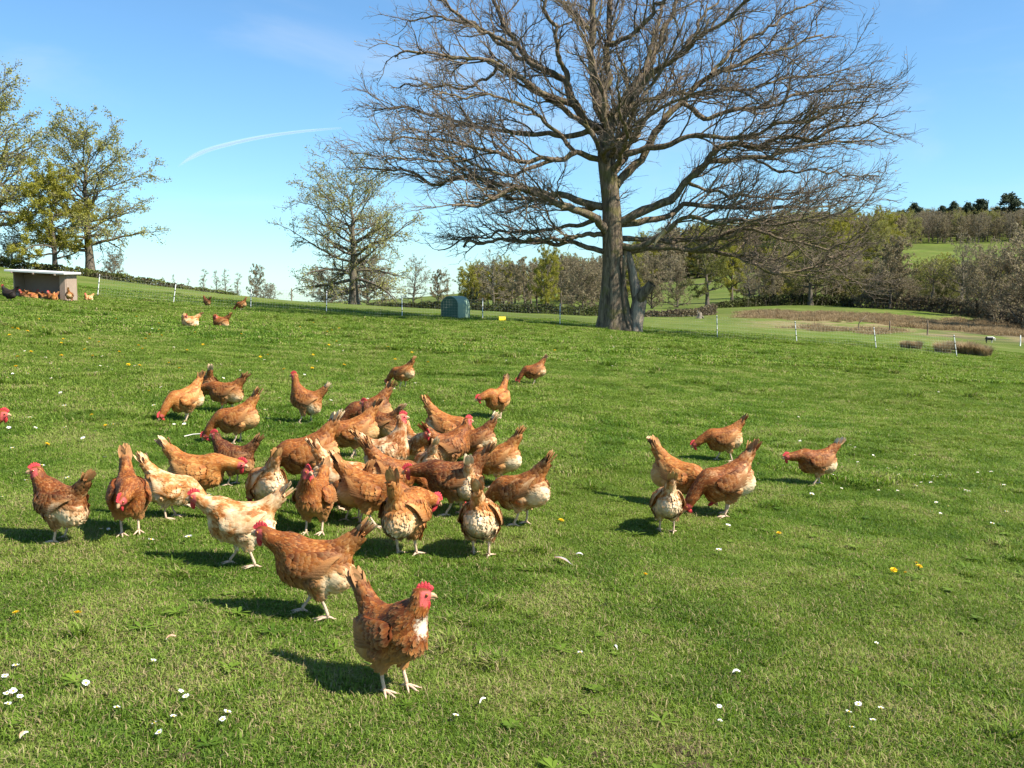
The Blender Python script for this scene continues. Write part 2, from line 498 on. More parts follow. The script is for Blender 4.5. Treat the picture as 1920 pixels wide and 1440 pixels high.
def scatter(name, meshes, pts, rot, scl, idx, label=None, mats=None, kind='stuff'):
    coll = bpy.data.collections.new(name + '_source')
    for k, m in enumerate(meshes):
        coll.objects.link(bpy.data.objects.new('%s_piece_%02d' % (name, k), m))
    me = bpy.data.meshes.new(name)
    me.vertices.add(len(pts)); me.vertices.foreach_set('co', np.asarray(pts, np.float32).ravel())
    a = me.attributes.new('rot', 'FLOAT_VECTOR', 'POINT'); a.data.foreach_set('vector', np.asarray(rot, np.float32).ravel())
    scl = np.asarray(scl, np.float32)
    if scl.ndim == 1: scl = np.repeat(scl[:, None], 3, 1)
    a = me.attributes.new('scl', 'FLOAT_VECTOR', 'POINT'); a.data.foreach_set('vector', scl.ravel())
    a = me.attributes.new('idx', 'INT', 'POINT'); a.data.foreach_set('value', np.asarray(idx, np.int32))
    o = bpy.data.objects.new(name, me); COL.objects.link(o)
    md = o.modifiers.new('scatter', 'NODES'); md.node_group = scatter_group(coll)
    return tag(o, label, None, None, kind)

def slope_rot(X, Y, yaw, e=0.25):
    gx = (ground_z(X + e, Y) - ground_z(X - e, Y)) / (2 * e)
    gy = (ground_z(X, Y + e) - ground_z(X, Y - e)) / (2 * e)
    out = np.zeros((len(X), 3))
    for i in range(len(X)):
        n = Vector((-gx[i], -gy[i], 1)).normalized()
        q = Vector((0, 0, 1)).rotation_difference(n) @ Euler((0, 0, yaw[i])).to_quaternion()
        out[i] = q.to_euler()
    return out

def cover(y0, y1, step, seed, half=lambda y: 0.60 * y + 1.0):
    r = np.random.default_rng(seed)
    pts = []
    y = y0
    while y < y1:
        w = half(y)
        xs = np.arange(-w, w + step, step)
        pts.append(np.stack([xs + r.uniform(-.25, .25, len(xs)) * step, y + r.uniform(-.25, .25, len(xs)) * step], -1))
        y += step
    p = np.concatenate(pts)
    return p[:, 0], p[:, 1], r

def grass_zone(name, meshes, y0, y1, step, seed, label, smin=0.85, smax=1.15, keep=None):
    X, Y, r = cover(y0, y1, step, seed)
    if keep is not None:
        k = keep(X, Y, r); X, Y = X[k], Y[k]
    yaw = r.random(len(X)) * 2 * np.pi
    Z = ground_z(X, Y)
    s = r.uniform(smin, smax, len(X))
    lush = vnoise(X * 0.9 + 20, Y * 0.9 + 5)
    sz = s * (0.70 + 0.65 * lush)
    return scatter(name, meshes, np.stack([X, Y, Z], -1), slope_rot(X, Y, yaw), np.stack([s, s, sz], -1), r.integers(0, len(meshes), len(X)), label)

GP_N = [blade_patch('grass_near_%d' % i, 0.62, 5600, 0.010, 0.036, 0.0034, 1.0, 11 + i) for i in range(5)]
GP_M = [blade_patch('grass_mid_%d' % i, 1.3, 7500, 0.016, 0.045, 0.0065, 0.95, 31 + i) for i in range(4)]
GP_F = [blade_patch('grass_far_%d' % i, 2.8, 7500, 0.025, 0.065, 0.018, 0.9, 51 + i) for i in range(4)]
GP_T = [blade_patch('grass_tuft_%d' % i, 0.28, 420, 0.03, 0.085, 0.0042, 0.9, 71 + i, clump=3) for i in range(4)]
grass_zone('grass', GP_N, 2.4, 9.5, 0.40, 1, 'short grazed grass close to the camera')
grass_zone('grass', GP_M, 8.8, 21, 0.86, 2, 'short grazed grass in the middle of the meadow')
grass_zone('grass', GP_F, 20, 47, 1.9, 3, 'grass on the far part of the meadow')
grass_zone('grass_tufts', GP_T, 2.6, 16, 0.24, 4, 'darker longer tufts in the grazed grass', 0.6, 1.15,
           keep=lambda X, Y, r: (vnoise(X * 1.1 + 40, Y * 1.1) * 0.75 + r.random(len(X)) * 0.4) > 0.78)
grass_zone('grass_tufts', GP_T, 16, 42, 0.6, 5, 'darker longer tufts on the far meadow', 1.3, 2.4,
           keep=lambda X, Y, r: (vnoise(X * 0.7 + 40, Y * 0.45) * 0.75 + r.random(len(X)) * 0.4) > 0.76)
# ------------------------------------------------------------------ hens
def surface_nets(F, origin, h):
    ins = F < 0
    nx, ny, nz = F.shape
    acc = np.zeros((nx - 1, ny - 1, nz - 1, 3)); cnt = np.zeros((nx - 1, ny - 1, nz - 1))
    cs = [(i, j, k) for i in (0, 1) for j in (0, 1) for k in (0, 1)]
    sl = lambda c: tuple(slice(c[a], F.shape[a] - 1 + c[a]) for a in range(3))
    for c0 in cs:
        for ax in range(3):
            if c0[ax]: continue
            c1 = list(c0); c1[ax] = 1
            f0, f1 = F[sl(c0)], F[sl(c1)]
            cr = (f0 < 0) != (f1 < 0)
            t = np.where(cr, f0 / np.where(cr, f0 - f1, 1), 0)
            for a in range(3):
                acc[..., a] += cr * (c0[a] + (t if a == ax else 0))
            cnt += cr
    m = cnt > 0
    ids = np.full(m.shape, -1, int); ids[m] = np.arange(m.sum())
    ijk = np.argwhere(m)
    V = (ijk + acc[m] / cnt[m][:, None]) * h + np.array(origin)
    quads = []
    for ax in range(3):
        b, c = [(1, 2), (2, 0), (0, 1)][ax]
        s0 = [slice(None)] * 3; s1 = [slice(None)] * 3
        s0[ax] = slice(0, -1); s1[ax] = slice(1, None)
        f0, f1 = ins[tuple(s0)], ins[tuple(s1)]
        cr = np.argwhere(f0 != f1)
        ok = (cr[:, b] > 0) & (cr[:, c] > 0) & (cr[:, b] < F.shape[b] - 1) & (cr[:, c] < F.shape[c] - 1)
        cr = cr[ok]
        fl = f0[tuple(cr.T)]
        def cell(db, dc):
            q = cr.copy(); q[:, b] += db; q[:, c] += dc
            return ids[tuple(q.T)]
        q = np.stack([cell(-1, -1), cell(0, -1), cell(0, 0), cell(-1, 0)], -1)
        q[~fl] = q[~fl][:, ::-1]
        quads.append(q)
    return V, np.concatenate(quads)

def smin(a, b, k):
    h = np.clip(0.5 + 0.5 * (b - a) / k, 0, 1)
    return b * (1 - h) + a * h - k * h * (1 - h)
def sd_ell(P, c, r, Rm=None):
    q = P - np.array(c)
    if Rm is not None: q = q @ Rm
    r = np.array(r)
    k0 = np.linalg.norm(q / r, axis=-1); k1 = np.linalg.norm(q / (r * r), axis=-1)
    return k0 * (k0 - 1) / np.maximum(k1, 1e-6)
def sd_cone(P, a, b, ra, rb):
    a, b = np.array(a, float), np.array(b, float)
    d = b - a
    t = np.clip(((P - a) @ d) / (d @ d), 0, 1)
    return np.linalg.norm(P - a - t[..., None] * d, axis=-1) - (ra + t * (rb - ra))
def rot_y(deg):          # nose-up positive for x forward, z up
    a = R(deg); return np.array([[math.cos(a), 0, -math.sin(a)], [0, 1, 0], [math.sin(a), 0, math.cos(a)]])
def rot_z(deg):
    a = R(deg); return np.array([[math.cos(a), -math.sin(a), 0], [math.sin(a), math.cos(a), 0], [0, 0, 1]])

# pose: body pitch, height of pivot, head (x,y,z), head yaw, head pitch, neck arrives from, feet x (left, right), tail elevation, legs
POSE = {
 'alert':  dict(p=13, z=.205, h=(.150, 0, .398), hy=0, hp=-4, k=(-.012, 0, -.075), ft=(.025, -.01), t=48),
 'alert_turn': dict(p=13, z=.205, h=(.152, .016, .388), hy=44, hp=-6, k=(-.015, -.006, -.075), ft=(.02, .0), t=56),
 'alert_left': dict(p=12, z=.205, h=(.150, .020, .392), hy=50, hp=-4, k=(-.012, -.006, -.075), ft=(.0, .02), t=50),
 'tall':   dict(p=19, z=.218, h=(.112, 0, .468), hy=0, hp=0, k=(-.004, 0, -.09), ft=(.055, -.05), t=46),
 'walk':   dict(p=5, z=.205, h=(.218, 0, .352), hy=0, hp=-8, k=(-.055, 0, -.045), ft=(.055, -.055), t=40),
 'walk_wide': dict(p=7, z=.207, h=(.222, 0, .352), hy=0, hp=-8, k=(-.055, 0, -.045), ft=(-.075, .06), t=40),
 'low':    dict(p=0, z=.200, h=(.275, 0, .265), hy=0, hp=-18, k=(-.07, 0, .0), ft=(.045, -.055), t=44),
 'low_left': dict(p=-2, z=.200, h=(.255, .05, .262), hy=32, hp=-30, k=(-.06, -.02, .01), ft=(.02, -.03), t=54),
 'low_right': dict(p=-2, z=.200, h=(.245, -.06, .235), hy=-35, hp=-35, k=(-.05, .02, .02), ft=(.0, .02), t=58),
 'peck':   dict(p=-14, z=.195, h=(.262, 0, .078), hy=0, hp=-55, k=(-.035, 0, .075), ft=(.03, -.015), t=46),
 'peck_left': dict(p=-13, z=.195, h=(.240, .055, .085), hy=30, hp=-55, k=(-.035, -.01, .075), ft=(.0, .03), t=50),
 'peck_right': dict(p=-15, z=.195, h=(.238, -.055, .082), hy=-30, hp=-55, k=(-.035, .01, .075), ft=(.02, -.02), t=52),
 'peck_walk': dict(p=-9, z=.198, h=(.290, 0, .165), hy=0, hp=-40, k=(-.06, 0, .04), ft=(-.07, .05), t=38),
 'sit':    dict(p=4, z=.095, h=(.135, 0, .262), hy=0, hp=-5, k=(-.01, 0, -.06), ft=None, t=36),
 'preen':  dict(p=6, z=.100, h=(.07, .06, .225), hy=120, hp=-30, k=(.05, .0, .02), ft=None, t=40),
}

PLUM_MAT = {}
def plumage_material():
    m, nt, out = new_mat('plumage'); g = NT(nt)
    at = g.attr('fcol'); sc = g.n('ShaderNodeSeparateColor'); nt.links.new(at.outputs['Color'], sc.inputs[0])
    zone, rnd, tip = sc.outputs[0], sc.outputs[1], sc.outputs[2]
    face = at.outputs['Alpha']
    tone = g.attr('tone', 'OBJECT').outputs['Fac']
    pale = g.attr('pale', 'OBJECT').outputs['Fac']
    bib = g.attr('bib', 'OBJECT').outputs['Fac']
    black = g.attr('black', 'OBJECT').outputs['Fac']
    seed = g.attr('seed', 'OBJECT').outputs['Fac']
    ob = g.obj()
    off = g.n('ShaderNodeVectorMath', operation='ADD'); nt.links.new(ob, off.inputs[0])
    cx = g.n('ShaderNodeCombineXYZ'); nt.links.new(seed, cx.inputs[0]); nt.links.new(seed, cx.inputs[1]); nt.links.new(cx.outputs[0], off.inputs[1])
    v = off.outputs[0]
    n1 = g.noise(v, 13, 3, 0.6); n2 = g.noise(v, 70, 3, 0.6)
    t = g.math('ADD', g.math('MULTIPLY', tone, 0.80), g.math('MULTIPLY', g.math('SUBTRACT', rnd, 0.5), 0.48))
    t = g.math('ADD', t, g.math('MULTIPLY', g.math('SUBTRACT', n1, 0.5), 0.85))
    t = g.math('ADD', t, g.math('MULTIPLY', zone, 0.16), clamp=True)
    base = g.ramp(t, [(0.0, (0.075, 0.018, 0.005)), (0.25, (0.185, 0.048, 0.009)), (0.5, (0.345, 0.108, 0.018)), (0.78, (0.55, 0.245, 0.062)), (1.0, (0.66, 0.375, 0.14))])
    base = g.mix(g.math('MULTIPLY', zone, g.math('ADD', 0.45, g.math('MULTIPLY', tone, 0.5))), base, (0.60, 0.36, 0.15))
    # feather rims a little paler, shafts a little darker
    base = g.mix(g.math('MULTIPLY', tip, 0.30), base, (0.62, 0.36, 0.15))
    cream = g.mix(n2, (0.73, 0.50, 0.26), (0.87, 0.73, 0.50))
    cream = g.mix(g.math('MULTIPLY', g.math('SUBTRACT', rnd, 0.3), 0.7), cream, (0.62, 0.40, 0.19))
    pm = g.math('ADD', g.math('MULTIPLY', zone, 0.66), g.math('ADD', g.math('MULTIPLY', g.math('SUBTRACT', n1, 0.5), 1.7), g.math('MULTIPLY', g.math('SUBTRACT', rnd, 0.5), 0.30)))
    pm = g.smooth(g.math('ADD', pm, g.math('MULTIPLY', pale, 1.15)), 0.62, 1.30)
    col = g.mix(pm, base, cream)
    bd = g.n('ShaderNodeVectorMath', operation='DISTANCE'); nt.links.new(ob, bd.inputs[0]); bd.inputs[1].default_value = (0.158, 0.014, 0.272)
    bm = g.math('MULTIPLY', bib, g.math('SUBTRACT', 1.0, g.smooth(g.math('ADD', bd.outputs['Value'], g.math('MULTIPLY', g.math('SUBTRACT', n2, 0.5), 0.09)), 0.016, 0.050)))
    col = g.mix(bm, col, (0.76, 0.64, 0.47))
    col = g.mix(black, col, g.mix(rnd, (0.012, 0.011, 0.012), (0.045, 0.028, 0.018)))
    red = g.mix(g.noise(ob, 160, 3), (0.46, 0.055, 0.05), (0.64, 0.14, 0.12))
    col = g.mix(face, col, red)
    p = g.bsdf(col, 0.62, 0.22, g.bump(g.noise(v, 120, 4, 0.7), 0.35, 0.006))
    tr = g.n('ShaderNodeBsdfTranslucent'); nt.links.new(col, tr.inputs['Color'])
    mx = g.n('ShaderNodeMixShader'); mx.inputs[0].default_value = 0.07
    nt.links.new(p, mx.inputs[1]); nt.links.new(tr.outputs[0], mx.inputs[2])
    nt.links.new(mx.outputs[0], out.inputs[0])
    return m
MAT_PLUM = plumage_material()
MAT_COMB = simple_mat('comb_red', (0.60, 0.045, 0.05), (0.48, 0.03, 0.035), 90, 0.5, 0.35, 0.5, 250)
MAT_BEAK = simple_mat('beak_horn', (0.52, 0.33, 0.17), (0.36, 0.20, 0.10), 60, 0.45, 0.35)
MAT_EYE = simple_mat('eye_amber', (0.45, 0.14, 0.02), (0.30, 0.08, 0.01), 200, 0.15, 0.6)
MAT_PUPIL = simple_mat('pupil_black', (0.01, 0.01, 0.01), (0.008, 0.008, 0.008), 10, 0.1, 0.6)
MAT_LEG = simple_mat('leg_skin', (0.72, 0.52, 0.36), (0.58, 0.38, 0.24), 120, 0.55, 0.3, 0.5, 350)
MAT_CLAW = simple_mat('claw_horn', (0.35, 0.24, 0.15), None, 60, 0.4, 0.4)

def card_arrays(p, ax, sd, nr, L, W, curl, rnd, zone):
    """rounded feathers: 7 points, keel raised; p base (n,3)"""
    n = len(p)
    V = np.zeros((n, 8, 3))
    prof = [(0.0, 0.35), (0.45, 1.0), (0.82, 0.80)]
    for k, (t, w) in enumerate(prof):
        c = p + ax * (L * t)[:, None] + nr * (curl * t * t)[:, None]
        V[:, 2 * k] = c - sd * (W * w * .5)[:, None] - nr * (W * 0.10 * w)[:, None]
        V[:, 2 * k + 1] = c + sd * (W * w * .5)[:, None] - nr * (W * 0.10 * w)[:, None]
    V[:, 6] = p + ax * L[:, None] + nr * curl[:, None]
    V[:, 7] = p + ax * (L * 0.5)[:, None] + nr * (curl * .25 + W * 0.06)[:, None]
    i = np.arange(n)[:, None] * 8
    Tt = np.concatenate([i + np.array([[a, b, c]]) for a, b, c in ((0, 1, 7), (0, 7, 2), (1, 3, 7), (2, 7, 4), (7, 3, 5), (4, 7, 6), (7, 5, 6))])
    A = np.zeros((n, 8, 4))
    A[:, :, 0] = zone[:, None]; A[:, :, 1] = rnd[:, None]
    A[:, :, 2] = np.array([0, 0, .35, .35, .8, .8, 1, 0])[None]
    return V.reshape(-1, 3), Tt, A.reshape(-1, 4)

def bez(P0, P1, P2, P3, n):
    t = np.linspace(0, 1, n)[:, None]
    return P0 * (1 - t) ** 3 + 3 * P1 * t * (1 - t) ** 2 + 3 * P2 * t * t * (1 - t) + P3 * t ** 3

POSE_CACHE = {}
def build_pose(key, res=0.0075, nfe=3000):
    if key in POSE_CACHE: return POSE_CACHE[key]
    q = POSE[key]
    rng = np.random.default_rng(sum(map(ord, key)))
    Rb = rot_y(q['p'])
    piv = np.array([0, 0, q['z']])
    B = lambda *c: Rb @ np.array(c, float) + piv
    sit = q['ft'] is None
    Hd = np.array(q['h'], float)
    Rh = rot_z(q['hy']) @ rot_y(q['hp'])
    P0 = B(.075, 0, .050); P1 = B(.125, 0, .085)
    P2 = Hd + np.array(q['k']); 
    neck = bez(P0, P1, P2, Hd + Rh @ np.array([-.012, 0, -.006]), 9)
    nr_ = np.interp(np.linspace(0, 1, 9), [0, .3, .6, 1], [.066, .051, .038, .0285])
    lo = np.array([-.30, -.15, -.02]); hi = np.array([.36, .15, .50])
    n = np.ceil((hi - lo) / res).astype(int) + 1
    G = np.stack(np.meshgrid(*[lo[a] + np.arange(n[a]) * res for a in range(3)], indexing='ij'), -1)
    flat = G.reshape(-1, 3)
    def field(P):
        f = sd_ell(P, B(0, 0, .025), (.150, .088, .091), Rb)
        f = smin(f, sd_ell(P, B(.082, 0, .005), (.080, .072, .082), Rb), .03)
        f = smin(f, sd_ell(P, B(-.088, 0, -.004), (.086, .082, .088), Rb), .03)
        f = smin(f, sd_ell(P, B(-.004, 0, -.020), (.112, .074, .074), Rb), .03)
        tb = B(-.085, 0, .06); te = B(-.085, 0, .06) + rot_y(180 - q['t'] + q['p'] * .4) @ np.array([.118, 0, 0])
        f = smin(f, sd_cone(P * np.array([1, 1.2, 1]), tb, te, .064, .036), .040)
        ft = q['ft'] or (0.02, 0.02)
        for s, fx in ((1, ft[0]), (-1, ft[1])):
            kn = np.array([fx * .45 - .012, s * .047, max(.088, .088)]) if not sit else B(.03, s * .05, -.06)
            f = smin(f, sd_cone(P, B(-.005 + fx * .25, s * .050, -.030), kn + np.array([.006, 0, .012]), .054, .021), .022)
        for i in range(8):
            f = smin(f, sd_cone(P, neck[i], neck[i + 1], nr_[i], nr_[i + 1]), .016 if i > 2 else .03)
        f = smin(f, sd_ell(P, Hd, (.034, .0245, .0275), Rh), .010)
        if sit: f = np.maximum(f, 0.004 - P[:, 2])
        return f
    F = field(flat).reshape(n)
    V, Q = surface_nets(F, lo, res)
    # vertex normals from field
    e = 0.004
    def grad(P):
        return norm(np.stack([field(P + d) - field(P - d) for d in np.eye(3) * e], -1))
    bl = (V - piv) @ Rb            # body coordinates
    hl = (V - Hd) @ Rh
    def zone_of(P):
        b = (P - piv) @ Rb
        z = np.clip((-b[:, 0] + .015) / .10, 0, 1) * np.clip((.050 - b[:, 2]) / .05, 0, 1)
        z = np.maximum(z, np.clip((-b[:, 2] - .03) / .05, 0, 1) * .5)
        dn = np.min(np.linalg.norm(P[:, None] - neck[None, 2:], axis=-1), axis=1)
        return np.clip(z, 0, 1) * (dn > .05)
    def face_of(P):
        h = (P - Hd) @ Rh
        return np.clip((h[:, 0] + .012) / .008, 0, 1) * (np.linalg.norm(h, axis=-1) < .046) * np.clip((.021 - h[:, 2]) / .005, 0, 1)
    at = np.zeros((len(V), 4)); at[:, 0] = zone_of(V); at[:, 1] = .4; at[:, 3] = face_of(V)
    body = mesh_np('hen_body', V, [Q], True, attrs={'fcol': at}); body.materials.append(MAT_PLUM)
    # contour feathers
    tri = V[Q]
    ar = np.linalg.norm(np.cross(tri[:, 2] - tri[:, 0], tri[:, 3] - tri[:, 1]), axis=-1)
    pick = rng.choice(len(Q), nfe, p=ar / ar.sum())
    w = rng.dirichlet(np.ones(4), nfe)
    P = (tri[pick] * w[:, :, None]).sum(1)
    h = (P - Hd) @ Rh
    P = P[np.linalg.norm(h - np.array([.010, 0, 0]), axis=-1) > .034]
    P = P[P[:, 2] > (.10 if not sit else .012)]
    N = grad(P)
    dn_all = np.linalg.norm(P[:, None] - neck[None], axis=-1) / nr_[None]
    j = np.argmin(dn_all, 1); dn = dn_all[np.arange(len(P)), j]
    nt_ = norm(np.gradient(neck, axis=0))
    b = (P - piv) @ Rb
    wn = 1 / (1 + np.exp((dn - 1.25) * 10)) * np.clip((b[:, 0] - .02) / .05, 0, 1)
    back = np.stack([-np.ones(len(P)), np.sign(b[:, 1]) * .05, np.where(b[:, 2] > .03, -.02, -.45)], -1)
    rump_up = (b[:, 0] < -.08) & (b[:, 2] > .045)
    tv = rot_y(180 - q['t'] + q['p'] * .4) @ np.array([1., 0, 0])
    back = back @ Rb.T
    back[rump_up] = tv
    flow = wn[:, None] * (-nt_[j]) + (1 - wn)[:, None] * back
    flow = flow + rng.normal(0, .13, flow.shape)
    flow = norm(flow - (flow * N).sum(-1, keepdims=True) * N)
    z = zone_of(P)
    L = np.where(wn > .5, .027, .029) * rng.uniform(.7, 1.3, len(P))
    W = np.where(wn > .5, .0085, .0155) * rng.uniform(.8, 1.2, len(P))
    fluff = (b[:, 2] < -.02) | (b[:, 0] < -.10)
    L = np.where(fluff, L * 1.35, L); W = np.where(fluff, W * 1.35, W)
    lift = np.where(fluff, .13, .07) + rng.uniform(0, .10, len(P))
    ax = norm(flow * np.cos(lift)[:, None] + N * np.sin(lift)[:, None])
    sd = norm(np.cross(N, flow)); nn = np.cross(ax, sd)
    curl = -L * rng.uniform(.02, .22, len(P)) * np.where(fluff, .5, 1.2)
    rnd = np.clip(rng.normal(.5, .22, len(P)), 0, 1)
    Vc, Tc, Ac = card_arrays(P + N * .0005 - ax * .006, ax, sd, nn, L, W, curl, rnd, z)
    plum = mesh_np('plumage', Vc, [Tc], True, attrs={'fcol': Ac}); plum.materials.append(MAT_PLUM)
    # legs
    legs = []
    if not sit:
        for s, fx in ((1, q['ft'][0]), (-1, q['ft'][1])):
            hock = np.array([fx * .45 - .012, s * .047, .098]); foot = np.array([fx, s * .046, .014])
            m = MB()
            mid = (hock + foot) / 2 + np.array([-.003, 0, 0])
            m.tube([hock + np.array([.008, 0, .02]), hock, mid, foot + np.array([0, 0, .012]), foot], [.0105, .0092, .0068, .0072, .0085], 7)
            for a, Lt in ((0, .058), (32, .050), (-32, .050), (178 + 12 * s, .026)):
                d = rot_z(a) @ np.array([1., 0, 0])
                pts = [foot + np.array([0, 0, -.002]), foot + d * Lt * .35 + np.array([0, 0, -.002]), foot + d * Lt * .7 + np.array([0, 0, -.006]), foot + d * Lt + np.array([0, 0, -.0095])]
                m.tube(pts, [.0065, .0052, .0048, .0034], 6)
                m.tube([pts[-1], pts[-1] + d * .008 + np.array([0, 0, .0005]), pts[-1] + d * .013 - np.array([0, 0, .003])], [.003, .0022, .0004], 5)
            me = m.mesh('leg', True); me.materials.append(MAT_LEG); legs.append(me)
    res_ = dict(body=body, plum=plum, legs=legs, Rb=Rb, piv=piv, Rh=Rh, Hd=Hd, tailrot=rot_y(180 - q['t'] + q['p'] * .4), tailbase=B(-.098, 0, .074) + rot_y(180 - q['t'] + q['p'] * .4) @ np.array([.034, 0, 0]))
    POSE_CACHE[key] = res_
    return res_

def m4(Rm, t):
    M = Matrix.Identity(4)
    for i in range(3):
        for j in range(3): M[i][j] = float(Rm[i][j])
        M[i][3] = float(t[i])
    return M

def make_wing(side):
    r = np.random.default_rng(5)
    nu, nv = 15, 9
    u = np.linspace(0, 1, nu); v = np.linspace(0, 1, nv)
    def surf(u, v):     # u shoulder->tip, v top->bottom
        x = .098 - .225 * u
        ztop = .062 + .022 * np.sin(u * 2.2) + .010 * u
        zbot = ztop - .118 * np.power(np.sin(np.clip(u * .93 + .075, 0, 1) * np.pi), .62) * (1 - .42 * u)
        z = ztop + (zbot - ztop) * v
        y = .0655 + .030 * np.sin(np.clip(u * 1.05 + .02, 0, 1) * np.pi) ** .7 + .022 * np.sin(v * np.pi * .62) - .026 * u * u
        return np.stack([x, y, z], -1)
    U, Vv = np.meshgrid(u, v, indexing='ij')
    S_ = surf(U, Vv)
    In = S_ - np.array([0, .016, 0])
    pts = np.concatenate([S_.reshape(-1, 3), In.reshape(-1, 3)])
    ids = np.arange(nu * nv).reshape(nu, nv)
    Q = np.stack([ids[:-1, :-1], ids[1:, :-1], ids[1:, 1:], ids[:-1, 1:]], -1).reshape(-1, 4)
    n0 = nu * nv
    Qi = Q[:, ::-1] + n0
    rim = np.concatenate([ids[:, 0], ids[-1, 1:], ids[::-1, -1][1:], ids[0, ::-1][1:]])
    Qr = np.array([[rim[i], rim[i + 1], rim[i + 1] + n0, rim[i] + n0] for i in range(len(rim) - 1)])
    A0 = np.zeros((len(pts), 4)); A0[:, 1] = .35
    # covert rows, then the long flight feathers along the rear and lower edge
    us, vs, Ls, Ws = [], [], [], []
    for row in range(9):
        uu = .03 + .80 * row / 8
        for k in range(9):
            us.append(uu + r.uniform(-.03, .03)); vs.append((k + .5 + r.uniform(-.25, .25)) / 9)
            Ls.append(.034 + .020 * uu); Ws.append(.0235)
    for k in range(10):
        us.append(.34 + .045 * k); vs.append(.93 - .052 * k + r.uniform(-.02, .02)); Ls.append(.105 - .003 * k); Ws.append(.0175)
    us, vs, Ls, Ws = map(np.array, (us, vs, Ls, Ws))
    us = np.clip(us, .01, .97); vs = np.clip(vs, .02, .97)
    p = surf(us, vs); e = 1e-3
    tu = norm(surf(us + e, vs) - p); tv = norm(surf(us, vs + e) - p)
    nn = norm(np.cross(tv, tu)); nn[nn[:, 1] < 0] *= -1
    ax = norm(tu + tv * (.18 - .30 * vs)[:, None] + nn * .07 + r.normal(0, .04, p.shape))
    long = Ls > .07
    ax[long] = norm(tu[long] + tv[long] * .04 + nn[long] * .05)
    sd = norm(np.cross(nn, ax)); n2 = np.cross(ax, sd)
    rnd = np.clip(r.normal(.45, .25, len(p)), 0, 1)
    lay = np.where(long, .006, .001 + .004 * (1 - us))
    Vc, Tc, Ac = card_arrays(p + nn * lay[:, None], ax, sd, n2, Ls, Ws, -Ls * .05, rnd, np.where(long, .25, 0.) * 1.0)
    pts = np.concatenate([pts, Vc]); A = np.concatenate([A0, Ac])
    Tc = Tc + 2 * n0
    if side < 0:
        pts = pts * np.array([1, -1, 1]); Q, Qi, Qr, Tc = Q[:, ::-1], Qi[:, ::-1], Qr[:, ::-1], Tc[:, ::-1]
    me = mesh_np('wing', pts, [np.concatenate([Q, Qi, Qr]), Tc], True, attrs={'fcol': A}); me.materials.append(MAT_PLUM)
    return me
WING = {1: make_wing(1), -1: make_wing(-1)}

def make_tail_feather(L, W, seed):
    r = np.random.default_rng(seed)
    nu = 8; V = []; A = []
    prof = np.interp(np.linspace(0, 1, nu), [0, .25, .7, .9, 1], [.25, .75, 1, .8, .18])
    rr = r.random()
    for i in range(nu):
        t = i / (nu - 1)
        for s in (-1, 0, 1):
            V.append([L * t, s * W * .5 * prof[i], (-.12 * abs(s) * W - .10 * L * t * t) + (.0012 if s == 0 else 0)])
            A.append([.10 + .45 * t, rr, .25 + .75 * t * abs(s), 0])
    V = np.array(V); k = len(V)
    low = V - np.array([0, 0, .0015])
    ids = np.arange(k).reshape(nu, 3)
    Q = np.concatenate([np.stack([ids[:-1, a], ids[1:, a], ids[1:, a + 1], ids[:-1, a + 1]], -1) for a in (0, 1)])
    me = mesh_np('tail_feather', np.concatenate([V, low]), [np.concatenate([Q[:, ::-1], Q + k])], True, attrs={'fcol': np.concatenate([A, A])})
    me.materials.append(MAT_PLUM)
    return me
TAILF = [make_tail_feather(.172, .038, 1), make_tail_feather(.160, .040, 2), make_tail_feather(.135, .038, 3)]

def make_comb():
    # upright serrated blade with five points, thick at the base
    outl = []
    xs = np.linspace(-.022, .030, 21)
    top = []
    for x in xs:
        t = (x + .022) / .052
        tooth = abs(math.sin(t * math.pi * 5)) ** .7
        top.append(.0165 + (.0075 * math.sin(min(1, t * 1.1) * math.pi) + .002) * tooth + .009 * math.sin(t * math.pi) ** .7 - .003)
    V, F = [], []
    for x, zt in zip(xs, top):
        zb = .004 if -.02 < x < .026 else .008
        for f, wd in ((0, .0042), (.45, .0036), (.8, .0028), (1, .0012)):
            z = zb + (zt - zb) * f + .010
            V += [[x, wd, z], [x, -wd, z]]
    V = np.array(V); n = 8
    for i in range(len(xs) - 1):
        for k in range(3):
            a = i * n + 2 * k; b = a + n
            F += [[a, b, b + 2, a + 2], [a + 1, a + 3, b + 3, b + 1]]
        a = i * n + 6; b = a + n
        F.append([a, b, b + 1, a + 1])
    for i in (0, len(xs) - 1):
        for k in range(3): F.append([i * n + 2 * k, i * n + 2 * k + 2, i * n + 2 * k + 3, i * n + 2 * k + 1])
    me = mesh_np('comb', V, [np.array(F)], True); me.materials.append(MAT_COMB)
    return me
COMB = make_comb()
def make_wattle():
    m = MB(); m.ball((.015, 0, -.028), (.0105, .0042, .0195), 10, 7); m.ball((.014, 0, -.013), (.0075, .004, .008), 8, 5)
    me = m.mesh('wattle', True); me.materials.append(MAT_COMB); return me
WATTLE = make_wattle()
def make_beak():
    m = MB()
    m.tube([(.020, 0, .001), (.031, 0, .0015), (.038, 0, -.001), (.044, 0, -.006)], [.0100, .0080, .0050, .0008], 8)
    m.tube([(.020, 0, -.006), (.030, 0, -.0065), (.038, 0, -.0075)], [.0075, .0055, .0012], 7)
    me = m.mesh('beak', True); me.materials.append(MAT_BEAK); return me
BEAK = make_beak()
def make_eye():
    m = MB(); m.ball((0, 0, 0), .0052, 10, 7)
    me = m.mesh('eye', True); me.materials.append(MAT_EYE)
    p = MB(); p.ball((0, 0, 0), .0027, 8, 5)
    pm = p.mesh('pupil', True); pm.materials.append(MAT_PUPIL)
    return me, pm
EYE, PUPIL = make_eye()

